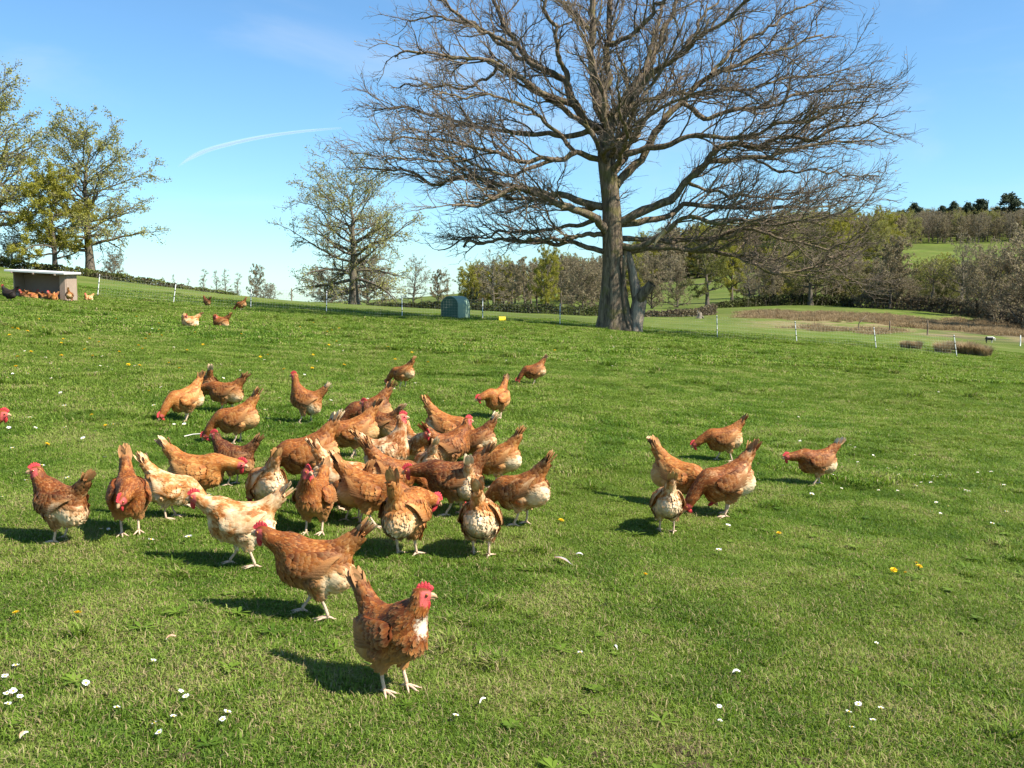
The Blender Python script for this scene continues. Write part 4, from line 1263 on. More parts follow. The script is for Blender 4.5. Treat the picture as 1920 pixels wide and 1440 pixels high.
while n < 165:
    px = rg.uniform(0, 1920) if rg.random() < .35 else rg.gauss(300, 260); py = rg.uniform(612, 820) if rg.random() < .8 else rg.uniform(820, 1050)
    if not (0 < px < 1915): continue
    flower('daisy', px, py, 'tiny white daisy dotted over the middle of the meadow', 'white daisies over the middle of the meadow', 1.45, .045); n += 1
DL = [(1210,1090,'single large yellow dandelion between the loose feather and the right side'), (1460,1011,'single yellow dandelion right of the pale hen seen from behind'), (1052,987,'single yellow dandelion right of the crowd of hens'),
      (146,1166,'yellow dandelion at the lower left, right one of two'), (31,1165,'yellow dandelion at the lower left, left one of two'), (89,841,'yellow dandelion above the upright dark hen at the left'),
      (172,785,'yellow dandelion left of the pecking buff hen, upper one'), (198,805,'yellow dandelion left of the pecking buff hen, lower one'), (280,739,'yellow dandelion above and left of the pecking buff hen')]
for px, py, lab in DL: flower('dandelion', px, py, lab, 'single yellow dandelions', 1.0)
for px, py, sc_, lab in [(1675,1081,1.0,'yellow dandelion leftmost of the little row at the right'),(1697,1086,.6,'small half open dandelion in the middle of the little row at the right'),(1723,1074,1.0,'yellow dandelion rightmost of the little row at the right'),(1718,1066,.6,'small yellow dandelion just above the rightmost one of the little row')]: flower('dandelion', px, py, lab, 'dandelions in the little row at the right', sc_)
for _ in range(62):
    px = min(1900, abs(rg.gauss(380, 330))); py = rg.uniform(596, 700)
    flower('dandelion', px, py, 'tiny yellow dandelion dotted over the far half of the meadow', 'yellow dandelions over the far half of the meadow', 1.5, .05)

# ------------------------------------------------------------------ loose feathers and straws
MAT_VANE = simple_mat('feather_vane', (0.42, 0.20, 0.09), (0.50, 0.36, 0.24), 50, 0.6, 0.2)
MAT_WHITEV = simple_mat('white_vane', (0.80, 0.76, 0.68), (0.66, 0.60, 0.50), 60, 0.6, 0.2)
MAT_GREYV = simple_mat('grey_vane', (0.42, 0.40, 0.38), (0.34, 0.30, 0.27), 60, 0.6, 0.2)
def loose_feather(px, py, L, W, yaw, label, mat, two=None):
    p = on_ground(px, py)
    root = empty('loose_feather', p + Vector((0, 0, .030)), R(yaw), label, 'feather', scale=1.0 if L > .1 else .72)
    root.rotation_euler.y = R(-5)
    for s in (1, -1):
        V, F = [], []
        n = 9
        for i in range(n):
            t = i / (n - 1); w = W * .5 * math.sin(min(1, t * 1.25 + .08) * math.pi * .55 + (.0 if t < .8 else (t - .8) * 3.2)) 
            x = L * (t - .5); z = .012 * math.sin(t * 3.1)
            V += [(x, 0, z), (x - .004 * t, s * w * .6, z + .003), (x - .01, s * w, z + .001)]
        ids = np.arange(3 * n).reshape(n, 3)
        Q = np.concatenate([np.stack([ids[:-1, a], ids[1:, a], ids[1:, a + 1], ids[:-1, a + 1]], -1) for a in (0, 1)])
        V = np.array(V); V2 = np.concatenate([V, V - np.array([0, 0, .0012])])
        link('vane', mesh_np('vane', V2, [np.concatenate([Q, Q[:, ::-1] + 3 * n])], True), root, (two or mat) if s < 0 else mat)
    m = MB(); m.tube([(-L * .72, 0, -.002), (-L * .5, 0, .001), (0, 0, .0125), (L * .48, 0, .002)], [.0013, .0015, .001, .0004], 5)
    link('quill', m.mesh('quill', True), root, MAT_WHITEV)
loose_feather(1053, 1061, .115, .026, 133, 'brown and grey wing feather lying on the grass right of the crowd', MAT_VANE, MAT_GREYV)
loose_feather(1154, 1228, .045, .014, 105, 'small white feather standing in the grass at the right of the nearest hen', MAT_WHITEV)
loose_feather(906, 1331, .050, .014, 60, 'small white feather in the grass below the nearest hen', MAT_WHITEV)
loose_feather(1382, 1275, .040, .030, 15, 'fluffy white down feather on the right foreground grass', MAT_WHITEV)
loose_feather(1085, 1050, .05, .03, 170, 'cream down feather just above the brown wing feather', MAT_WHITEV)
loose_feather(795, 1228, .035, .022, 40, 'cream down feather at the right of the nearest hen', MAT_WHITEV)
loose_feather(323, 1208, .05, .03, 40, 'tan down feather on the grass at the left foreground', MAT_VANE)
loose_feather(47, 1395, .045, .028, 80, 'brown and white down feather in the lower left corner', MAT_VANE, MAT_WHITEV)
m = MB(); m.tube([(-.14, 0, 0), (-.07, .02, .014), (.02, .025, .02), (.09, .01, .012), (.13, -.02, .0)], [.0035, .005, .005, .004, .0025], 6)
o = link('straw', m.mesh('straw', True), None, MAT_WHITEV); o.location = on_ground(376, 827) + Vector((0, 0, .04)); tag(o, 'pale curved straw lying left of the plump tan hen', 'straw')

# ------------------------------------------------------------------ scratched bare soil and small weeds in the worn foreground
sm, nt, out = new_mat('bare_soil'); g = NT(nt); p_ = g.pos()
c = g.mix(g.noise(p_, 40, 5, .7), (0.050, 0.036, 0.020), (0.115, 0.085, 0.045))
nt.links.new(g.bsdf(c, .95, .1, g.bump(g.noise(p_, 90, 5, .7), .9, .01)), out.inputs[0])
for k, (px, py, rx, ry) in enumerate([(322, 1416, .13, .05), (1180, 1366, .10, .055), (1272, 1408, .12, .05), (1130, 1425, .08, .05), (1500, 1432, .12, .05), (1300, 1442, .10, .05), (905, 1410, .05, .035), (700, 1440, .10, .05)]):
    r_ = np.random.default_rng(k); c0 = on_ground(px, py); n_ = 26; g_ = np.linspace(-1, 1, n_)
    GXs, GYs = np.meshgrid(g_, g_, indexing='ij')
    rad = np.sqrt(GXs ** 2 + GYs ** 2) * (.8 + .5 * vnoise(GXs * 2 + k * 5, GYs * 2 + 3))
    hh_ = (1 - np.clip(rad, 0, 1.2) ** 2) * .013 + (vnoise(GXs * 7 + k, GYs * 7) - .5) * .016 - .004
    Xw, Yw_ = c0.x + GXs * rx, c0.y + GYs * ry
    V_ = np.stack([Xw, Yw_, ground_z(Xw, Yw_) + hh_], -1).reshape(-1, 3); ids_ = np.arange(n_ * n_).reshape(n_, n_)
    Q_ = np.stack([ids_[:-1, :-1], ids_[1:, :-1], ids_[1:, 1:], ids_[:-1, 1:]], -1).reshape(-1, 4)
    tag(link('bare_soil', mesh_np('bare_soil', V_, [Q_], True), None, sm), 'scratched patch of bare brown soil in the foreground grass', None, None, 'stuff')
def rosette(seed, nl, L, W):
    r_ = np.random.default_rng(seed); V_, F_, A_ = [], [], []
    for k in range(nl):
        a = k * 2.4 + r_.uniform(-.3, .3); l = L * r_.uniform(.6, 1.1); el = r_.uniform(.15, .6)
        d = np.array([math.cos(a), math.sin(a), 0]); s_ = np.array([-d[1], d[0], 0]); b = len(V_); rn = r_.random()
        for t, w in ((0, .15), (.4, .8), (.75, 1.0), (1, .1)):
            cz = l * (math.sin(el) * t - .45 * t * t * math.sin(el))
            for sg in (-1, 1): V_.append(d * l * t * math.cos(el) + s_ * sg * W * w * .5 + np.array([0, 0, cz + .006])); A_.append([rn * .5, t, 0, 1])
        for j in range(3): F_.append([b + 2 * j, b + 2 * j + 1, b + 2 * j + 3, b + 2 * j + 2])
    me = mesh_np('weed_leaves', np.array(V_), [np.array(F_)], True, attrs={'bcol': np.array(A_)}); me.materials.append(MAT_BLADE); return me
ROS = [rosette(1, 9, .055, .013), rosette(2, 7, .07, .012), rosette(3, 14, .035, .014), rosette(4, 18, .03, .012)]
Xr, Yr_, r_ = cover(2.8, 11, .30, 91)
kp = (vnoise(Xr * .8 + 7, Yr_ * .8 + 1) + r_.random(len(Xr)) * .5) > .92
Xr, Yr_ = Xr[kp], Yr_[kp]; yw = r_.random(len(Xr)) * 6.28
scatter('weed_leaves', ROS, np.stack([Xr, Yr_, ground_z(Xr, Yr_) + .008], -1), slope_rot(Xr, Yr_, yw), r_.uniform(.7, 1.3, len(Xr)), r_.integers(0, 4, len(Xr)), 'small weed rosettes and clover among the grass')
# ------------------------------------------------------------------ trees
def bark_mat(name, c1, c2, moss=0.0, sc=1.0):
    m, nt, out = new_mat(name); g = NT(nt)
    p = g.pos()
    st = g.stretch(p, (9 * sc, 9 * sc, 1.7 * sc))
    n1 = g.noise(st, 1.0, 6, 0.7, 0.6); n2 = g.noise(p, 2.2 * sc, 4, 0.6)
    col = g.mix(g.smooth(n1, .34, .66), c1, c2)
    if moss: col = g.mix(g.math('MULTIPLY', g.smooth(n2, .50, .64), moss), col, (0.125, 0.115, 0.028))
    nt.links.new(g.bsdf(col, 0.92, 0.12, g.bump(n1, 1.0, 0.06)), out.inputs[0])
    return m
MAT_OAK = bark_mat('oak_bark', (0.072, 0.052, 0.036), (0.255, 0.190, 0.122), .55)
MAT_OAKTWIG = bark_mat('oak_twig', (0.120, 0.090, 0.068), (0.240, 0.185, 0.140), .3)
MAT_BARK = bark_mat('tree_bark', (0.075, 0.060, 0.045), (0.17, 0.14, 0.105), .3, .6)
MAT_TWIG_B = bark_mat('brown_twig', (0.150, 0.112, 0.080), (0.240, 0.185, 0.130), 0, .5)  # lightened: haze over the far woods is put into the twig colour
MAT_TWIG_G = bark_mat('grey_twig', (0.155, 0.135, 0.115), (0.250, 0.220, 0.185), 0, .5)
def leaf_mat(name, cs, tf=.4):
    m, nt, out = new_mat(name); g = NT(nt)
    a = g.attr('lr').outputs['Fac']
    c = g.ramp(a, [(i / (len(cs) - 1), x) for i, x in enumerate(cs)])
    nt.links.new(g.leafy(c, c, .6, .15, tf), out.inputs[0])
    return m
MAT_LEAF_OLIVE = leaf_mat('young_leaf_olive', [(0.200, 0.185, 0.045), (0.315, 0.300, 0.072), (0.39, 0.37, 0.105)])
MAT_LEAF_YELLOW = leaf_mat('young_leaf_yellow', [(0.220, 0.200, 0.024), (0.32, 0.30, 0.040), (0.38, 0.36, 0.06)])
MAT_LEAF_DARK = leaf_mat('young_leaf_green', [(0.095, 0.098, 0.024), (0.155, 0.155, 0.036), (0.20, 0.195, 0.050)])
MAT_LEAF_BUD = leaf_mat('brown_bud', [(0.200, 0.155, 0.095), (0.275, 0.220, 0.130), (0.29, 0.26, 0.125)])  # lightened as well, bud colour standing in for haze on distant woods
MAT_NEEDLE = leaf_mat('pine_needle', [(0.035, 0.050, 0.028), (0.060, 0.080, 0.042), (0.085, 0.105, 0.055)], .25)
MAT_HEDGE = leaf_mat('hedge_leaf', [(0.035, 0.030, 0.014), (0.060, 0.065, 0.018), (0.105, 0.120, 0.026)], .25)
MAT_HEDGE_L = leaf_mat('hedge_mixed', [(0.075, 0.055, 0.030), (0.105, 0.115, 0.030), (0.16, 0.19, 0.035)], .3)
MAT_HEDGE_B = leaf_mat('hedge_brown', [(0.095, 0.072, 0.045), (0.155, 0.118, 0.070), (0.20, 0.165, 0.085)], .3)
MAT_RUSH = leaf_mat('dead_rush', [(0.24, 0.155, 0.080), (0.38, 0.27, 0.145), (0.50, 0.40, 0.24)], .4)

def resample(pts, n):
    pts = np.asarray(pts, float)
    d = np.concatenate([[0], np.cumsum(np.linalg.norm(np.diff(pts, axis=0), axis=1))])
    # smooth (Catmull-Rom like) through cubic interpolation of each coordinate
    s = np.linspace(0, d[-1], n)
    if len(pts) < 3: return np.stack([np.interp(s, d, pts[:, k]) for k in range(pts.shape[1])], -1)
    m = np.gradient(pts, d, axis=0)
    i = np.clip(np.searchsorted(d, s, side='right') - 1, 0, len(d) - 2)
    h = (d[i + 1] - d[i])[:, None]; t = ((s - d[i])[:, None]) / h
    return (2 * t**3 - 3 * t**2 + 1) * pts[i] + (t**3 - 2 * t**2 + t) * h * m[i] + (-2 * t**3 + 3 * t**2) * pts[i + 1] + (t**3 - t**2) * h * m[i + 1]

def plen(P): return np.linalg.norm(np.diff(P, axis=1), axis=-1).sum(1)

def grow(P, Rd, par, t, L, ang, Sg, rng, up=.1, wig=.2, flat=.7, rr=.55, rmax=1., rtip=.006, upcurve=0.0, outw=0.0):
    N, Sp, _ = P.shape
    s = np.clip(t, 0, .999) * (Sp - 1); i = s.astype(int); f = (s - i)[:, None]
    base = P[par, i] * (1 - f) + P[par, i + 1] * f
    tan = norm(P[par, i + 1] - P[par, i])
    pr = Rd[par, i] * (1 - f[:, 0]) + Rd[par, i + 1] * f[:, 0]
    v = rng.normal(size=tan.shape); v -= (v * tan).sum(-1, keepdims=True) * tan
    v[:, 2] *= flat; v = norm(v)
    d = np.cos(ang)[:, None] * tan + np.sin(ang)[:, None] * v + np.array([0, 0, up])
    if outw: d = d + outw * norm((base - np.array([trunkP[12, 0], trunkP[12, 1], trunkP[10, 2] - 1.0])) * np.array([1, 1, .75]))
    if outw: d = norm(d); d[:, 2] = np.maximum(d[:, 2], -.14)
    d = norm(d)
    out = np.zeros((len(par), Sg, 3)); out[:, 0] = base
    st = (L / (Sg - 1))[:, None]
    for k in range(1, Sg):
        out[:, k] = out[:, k - 1] + d * st
        d = norm(d + rng.normal(0, wig, d.shape) + np.array([0, 0, upcurve]))
    r0 = np.minimum(pr * rr, rmax)
    r0 = np.maximum(r0, rtip * 1.3)
    tt = np.linspace(0, 1, Sg)[None]
    return out, r0[:, None] * (1 - tt) ** .8 + rtip * tt

def spawn(P, spacing, rng, t0=.15, t1=1.0, nmin=1, extra=0):
    L = plen(P)
    n = np.maximum(nmin, (L * (t1 - t0) / spacing + rng.random(len(L))).astype(int)) + extra
    par = np.repeat(np.arange(len(P)), n)
    k = np.concatenate([np.arange(m) for m in n])
    t = t0 + (t1 - t0) * (k + rng.random(len(k))) / n[par]
    return par, np.minimum(t, 1.0), L[par]

def leaf_cards(P, n, size, rng, spread=.15):
    """small folded diamonds around the last branches"""
    N, Sg, _ = P.shape
    par = rng.integers(0, N, n); s = (rng.random(n) ** .7) * (Sg - 1.001); i = s.astype(int); f = (s - i)[:, None]
    c = P[par, i] * (1 - f) + P[par, i + 1] * f + rng.normal(0, spread, (n, 3))
    a = norm(rng.normal(size=(n, 3))); b = norm(np.cross(a, rng.normal(size=(n, 3))))
    sz = size * rng.uniform(.55, 1.35, n)[:, None]
    V = np.stack([c - a * sz * .6, c + b * sz * .35, c + a * sz * .6, c - b * sz * .35], 1).reshape(-1, 3)
    F = np.arange(4 * n).reshape(n, 4)
    lr = np.repeat(np.clip(rng.normal(.5, .25, n), 0, 1), 4)
    return V, F, lr

def merge(parts):
    """parts: (V, F, mat index, lr)"""
    Vs, fs, mi, lr, o = [], {}, {}, [], 0
    for V, F, m, l in parts:
        Vs.append(V); fs.setdefault(F.shape[1], []).append(F + o); mi.setdefault(F.shape[1], []).append(np.full(len(F), m))
        lr.append(np.zeros(len(V)) if l is None else l); o += len(V)
    ks = list(fs)
    return np.concatenate(Vs), [np.concatenate(fs[k]) for k in ks], np.concatenate([np.concatenate(mi[k]) for k in ks]), np.concatenate(lr)

# ---- the big bare oak: limbs follow the ones of the real tree
OY = 37.0
oak_base = P3(1165, 622, OY); oak_base.z = float(ground_z(oak_base.x, oak_base.y))
MPP = OY / FPX
rng = np.random.default_rng(42)
def trace(pts, dep, r0, r1, n=16, wig=.06):
    """picture points -> limb in space; dep = how far it leans away (+) or towards (-) the camera per metre of its run"""
    q = resample(np.array(pts, float), n)
    q[:, 0] = 1145 + (q[:, 0] - 1145) * np.where(np.abs(q[:, 0] - 1145) > 200, 1 - .075 * np.clip((np.abs(q[:, 0] - 1145) - 200) / 300, 0, 1), 1)
    run = np.concatenate([[0], np.cumsum(np.linalg.norm(np.diff(q, axis=0), axis=1))]) * MPP
    P = np.array([P3(a, b, OY + dep * s) for (a, b), s in zip(q, run)])
    P[1:] += rng.normal(0, wig, (n - 1, 3)) * np.array([1, 1, 1])
    return P, r0 * MPP + (r1 - r0) * MPP * np.linspace(0, 1, n) ** .8
TRUNK = [(1153, 634), (1154, 612), (1153, 585), (1151, 545), (1150, 500), (1149, 450), (1147, 400), (1143, 350), (1137, 300), (1137, 256)]
TR_R = [38, 30, 24, 20.2, 18.8, 18.2, 17.4, 16.6, 16, 15.4]
q = resample(np.array(TRUNK, float), 26); rq = np.interp(np.linspace(0, 1, 26), np.linspace(0, 1, 10), TR_R)
trunkP = np.array([P3(a, b, OY) for a, b in q])
LIMBS = [  # picture polyline, depth lean, start and end half width in pixels
 ([(1143,262),(1110,232),(1073,193),(1063,160),(1023,130),(967,80),(933,20),(900,-50)], .25, 15, 4),
 ([(1140,262),(1128,217),(1113,150),(1112,67),(1108,0),(1100,-80),(1085,-150)], -.1, 15, 4),
 ([(1140,265),(1160,207),(1185,165),(1210,133),(1240,80),(1262,20),(1300,-60)], .2, 12, 4),
 ([(1130,225),(1138,150),(1140,67),(1142,0),(1150,-90),(1160,-165)], .15, 12, 4),
 ([(1073,195),(1033,180),(983,150),(933,123),(890,110),(833,106),(770,95),(715,98)], -.3, 10, 2.5),
 ([(1120,236),(1067,253),(1017,253),(950,247),(877,233),(807,220),(733,200),(662,203)], .35, 9, 2),
 ([(1133,302),(1080,287),(1047,297),(993,300),(917,287),(833,263),(770,258),(700,262)], -.4, 9, 2),
 ([(1130,388),(1090,380),(1047,368),(990,355),(933,345),(883,333),(813,338),(750,323),(640,316)], .2, 11, 2),
 ([(1148,440),(1113,407),(1067,393),(1017,370),(967,353),(925,372),(888,388),(840,385)], -.5, 14, 3),
 ([(1133,472),(1093,457),(1060,453),(1000,457),(950,450),(900,453),(873,450),(862,459)], .3, 8, 4),
 ([(1131,440),(1088,441),(1060,449),(1020,446),(985,455)], -.35, 7, 4),
 ([(1125,408),(1085,425),(1050,427),(1013,433),(933,437),(880,446),(842,455),(815,470)], .55, 7, 1.5),
 ([(1112,67),(1080,30),(1040,-10),(1000,-50)], .3, 8, 3),
 ([(1063,162),(1050,110),(1040,60),(1028,0),(1010,-70)], -.4, 8, 3),
 ([(1023,132),(985,115),(930,70),(870,45),(800,35),(735,38)], .4, 8, 2),
 ([(967,82),(900,60),(840,15),(780,-20),(745,-30)], -.2, 6, 2),
 ([(933,123),(880,160),(820,165),(760,160),(705,165)], .3, 5, 1.5),
 ([(1047,297),(990,320),(930,318),(860,300),(790,300),(690,300)], -.6, 6, 1.5),
 ([(1155,348),(1200,300),(1233,247),(1257,207),(1280,188),(1305,165),(1333,140),(1400,120),(1450,100),(1500,87),(1567,66)], .15, 13, 2.5),
 ([(1150,293),(1210,277),(1267,267),(1327,253),(1420,256),(1467,233),(1533,227),(1600,200),(1667,186)], -.3, 10, 2),
 ([(1157,420),(1200,397),(1260,367),(1287,340),(1313,313),(1330,287),(1363,277),(1400,273),(1460,262),(1520,262),(1600,240),(1690,215)], -.15, 14, 2),
 ([(1330,302),(1383,297),(1450,293),(1500,280),(1560,272),(1620,262),(1690,262)], .35, 8, 2),
 ([(1163,420),(1220,413),(1260,397),(1287,383),(1333,387),(1400,393),(1480,390),(1567,387),(1620,368)], .35, 10, 2),
 ([(1157,458),(1210,454),(1247,433),(1280,413),(1367,417),(1417,423),(1517,413),(1590,400),(1650,378)], -.4, 9, 2),
 ([(1166,474),(1210,467),(1250,462),(1300,468),(1340,474),(1380,481),(1436,503),(1478,508),(1521,505),(1563,501),(1605,506),(1625,523),(1653,532)], .1, 9, 2),
 ([(1563,501),(1577,487),(1600,480),(1630,475)], .3, 4, 2),
 ([(1300,468),(1350,450),(1400,432),(1478,447),(1537,461),(1594,461),(1633,453),(1650,440)], -.3, 6, 2),
 ([(1140,236),(1167,200),(1210,153),(1247,120),(1287,90),(1333,60),(1383,20),(1430,-20)], -.35, 11, 3),
 ([(1148,234),(1200,190),(1267,177),(1330,172),(1400,165),(1470,150),(1560,140),(1630,130)], .45, 8, 2),
 ([(1277,192),(1320,212),(1367,210),(1420,203),(1483,187),(1550,170),(1600,165),(1690,165)], -.1, 8, 2),
 ([(1137,82),(1183,67),(1227,20),(1250,-10),(1290,-70)], -.4, 8, 3),
 ([(1210,135),(1222,77),(1243,20),(1260,-60)], .5, 7, 3),
 ([(1333,140),(1390,90),(1450,50),(1510,20),(1560,-5)], .3, 6, 2),
 ([(1287,90),(1310,40),(1350,0),(1390,-40)], .4, 5, 2),
 ([(1400,293),(1450,312),(1480,320),(1540,320),(1600,324),(1690,330)], -.2, 4, 1.5),
 ([(1287,340),(1350,365),(1400,366),(1470,372),(1540,360),(1600,345)], .5, 5, 1.5),
 ([(1080,287),(1050,260),(1010,215),(950,185),(880,180),(800,175)], -.55, 6, 2),
]
# limbs that run mostly towards or away from the camera
DEEP = []
for k in range(11):
    h = rng.uniform(.3, 1.0); a = rng.uniform(-.9, .9) + (math.pi / 2 if k % 2 else -math.pi / 2)
    DEEP.append((h, a, rng.uniform(5.5, 9.0) * (1.15 - .35 * h)))
oak = empty('oak_tree', oak_base, 0, 'huge bare spreading oak with a split hollow second stem in the middle of the meadow', 'tree')
ob_ = np.array(oak_base)
V, F = tubes((trunkP - ob_)[None], (rq * MPP)[None], 22)
# buttress flare and bark ribs on the trunk
Vr = V.reshape(26, 22, 3); ctr = (trunkP - ob_)[:, None, :]
aa = np.arange(22) * 2 * np.pi / 22
fl = np.exp(-np.linspace(0, 9, 26) * 1.1)[:, None]
ribs = 1 + fl * .22 * np.sin(aa * 5 + .6)[None] + .035 * np.sin(aa * 9 + np.linspace(0, 3, 26)[:, None] * 1.5) + rng.normal(0, .018, (26, 22))
Vr = ctr + (Vr - ctr) * ribs[:, :, None]
link('trunk', mesh_np('trunk', Vr.reshape(-1, 3), [F], True), oak, MAT_OAK)
limbs = []
for pts, dep, r0, r1 in LIMBS:
    P, r = trace(pts, dep, r0, r1); limbs.append((P, r * .68))
for h, a, L in DEEP:
    i = int(np.clip(h, 0, .99) * 19) + 6
    b = trunkP[min(i, 25)]
    el = rng.uniform(.1, .45) + .5 * h * (h > .7)
    d = np.array([math.cos(a) * math.cos(el), math.sin(a) * math.cos(el), math.sin(el)])
    P = [b]
    for k in range(15):
        d = norm(d + rng.normal(0, .16, 3) + np.array([0, 0, .02])); P.append(P[-1] + d * L / 15)
    limbs.append((np.array(P), np.linspace(.115, .025, 16)))
for P, r in limbs:
    P = P - ob_
    Pr = np.array([resample(P, 30)]); rr_ = np.interp(np.linspace(0, 1, 30), np.linspace(0, 1, len(r)), r)[None]
    Pr[:, 2:] += rng.normal(0, .022, Pr[:, 2:].shape)
    rr_ = rr_ * (1 + rng.normal(0, .06, rr_.shape))
    v, f = tubes(Pr, rr_, 8)
    link('limb', mesh_np('limb', v, [f], True), oak, MAT_OAK)
LP = np.array([p for p, _ in limbs]); LR = np.array([r for _, r in limbs])
par, t, Lp = spawn(LP, .37, rng, .22, 1.0)
P2, R2 = grow(LP, LR, par, t, np.clip(Lp * .34 * (1.12 - .62 * t) * rng.uniform(.6, 1.25, len(t)), .5, 2.8), rng.uniform(.5, 1.1, len(t)), 11, rng, .09, .20, .75, .52, .038, .009, .012, .26)
par, t, Lp = spawn(P2, .20, rng, .15, 1.0)
P3_, R3 = grow(P2, R2, par, t, np.clip(Lp * .5 * (1.1 - .5 * t) * rng.uniform(.6, 1.3, len(t)), .40, 1.6), rng.uniform(.4, 1.0, len(t)), 7, rng, .04, .22, .85, .6, .015, .0055, .008, .22)
par, t, Lp = spawn(P3_, .17, rng, .15, 1.0)
P4, R4 = grow(P3_, R3, par, t, rng.uniform(.22, .62, len(t)), rng.uniform(.35, .9, len(t)), 4, rng, .06, .20, .95, .7, .009, .0045, .01, .22)
# short twigs breaking straight from the boughs and the upper trunk
par, t, Lp = spawn(LP, .30, rng, .05, .8)
Pe, Re = grow(LP, LR, par, t, rng.uniform(.25, .9, len(t)), rng.uniform(.6, 1.4, len(t)), 6, rng, .30, .26, 1., .3, .010, .0045, .02, .12)
par, t, Lp = spawn(Pe, .2, rng, .2)
Pf, Rf = grow(Pe, Re, par, t, rng.uniform(.15, .45, len(t)), rng.uniform(.5, 1.1, len(t)), 4, rng, .1, .25, 1., .7, .007, .004)
print('oak', len(P2), len(P3_), len(P4))
v2, f2 = tubes(P2 - ob_, R2, 5); v3, f3 = tubes(P3_ - ob_, R3, 4); v4, f4 = tubes(P4 - ob_, R4, 3)
o = link('branch', mesh_np('branch', v2, [f2], True), oak, MAT_OAK); o['kind'] = 'stuff'
ve, fe = tubes(Pe - ob_, Re, 3); vf, ff = tubes(Pf - ob_, Rf, 3)
V, Fs, mi, lr = merge([(v3, f3, 0, None), (v4, f4, 0, None), (ve, fe, 0, None), (vf, ff, 0, None)])
o = link('crown', mesh_np('crown', V, Fs, True), oak, MAT_OAKTWIG); o['kind'] = 'stuff'
# withered leaf and catkin clusters left on the twigs
v, f, l = leaf_cards(P4 - ob_, 5200, .07, rng, .03)
o = link('withered_leaves', mesh_np('withered_leaves', v, [f], False, attrs={'lr': l}), oak, MAT_LEAF_BUD); o['kind'] = 'stuff'
# the split, hollow second stem
def sten(pts, dep): return np.array([P3(a, b, OY + dep + dd) for a, b, dd in pts]) - ob_
m = MB(); m.tube(resample(sten([(1188, 636, 0), (1191, 610, 0), (1195, 585, .03), (1199, 562, .05), (1197, 546, .08)], -.15), 10), np.array([20, 17, 15, 14.5, 14.5, 14.5, 14.5, 14, 12, 9]) * MPP, 12)
MAT_DEAD = bark_mat('dead_wood', (0.130, 0.100, 0.072), (0.380, 0.300, 0.215), 0)
link('dead_stem', m.mesh('dead_stem', True), oak, MAT_DEAD)
m = MB(); m.tube(resample(sten([(1196, 562, .05), (1189, 530, .1), (1184, 500, .12), (1177, 472, .15)], -.15), 9), np.linspace(11, 6, 9) * MPP, 9)
link('leaning_stem', m.mesh('leaning_stem', True), oak, MAT_DEAD)
stub = resample(sten([(1198, 562, 0), (1206, 551, -.1), (1215, 541, -.2), (1223, 532, -.28)], -.2), 7)
m = MB(); m.tube(stub, np.array([11, 10.8, 10.2, 9.6, 9.2, 8.8, 8.6]) * MPP, 11, False)
link('broken_stub', m.mesh('broken_stub', True), oak, MAT_OAK)
dv = norm(stub[-1] - stub[-2])
m = MB(); m.tube([stub[-3], stub[-1] - dv * .03], np.array([8, 7.4]) * MPP, 11)
link('hollow', m.mesh('hollow', True), oak, simple_mat('hollow_shade', (.02, .016, .012), None, 20, .95, .05))  # near-black plug: shade inside the hollow is put into its colour
m = MB(); m.tube(resample(sten([(1173, 470, 0), (1170, 515, .02), (1169, 560, 0), (1173, 592, -.03), (1180, 618, -.06), (1183, 632, -.06)], -.45), 14), np.linspace(2.6, 4.2, 14) * MPP, 6)
link('climbing_stem', m.mesh('climbing_stem', True), oak, MAT_OAK)
m = MB(); m.tube(resample(sten([(1248, 432, 0), (1238, 442, .05), (1230, 452, .02), (1226, 463, 0)], -.9), 7), np.array([5, 4.5, 4, 3.5, 3, 2.2, 1]) * MPP, 6)
link('broken_branch', m.mesh('broken_branch', True), oak, simple_mat('fresh_split_wood', (.50, .36, .20), (.36, .25, .13), 12, .9, .1))

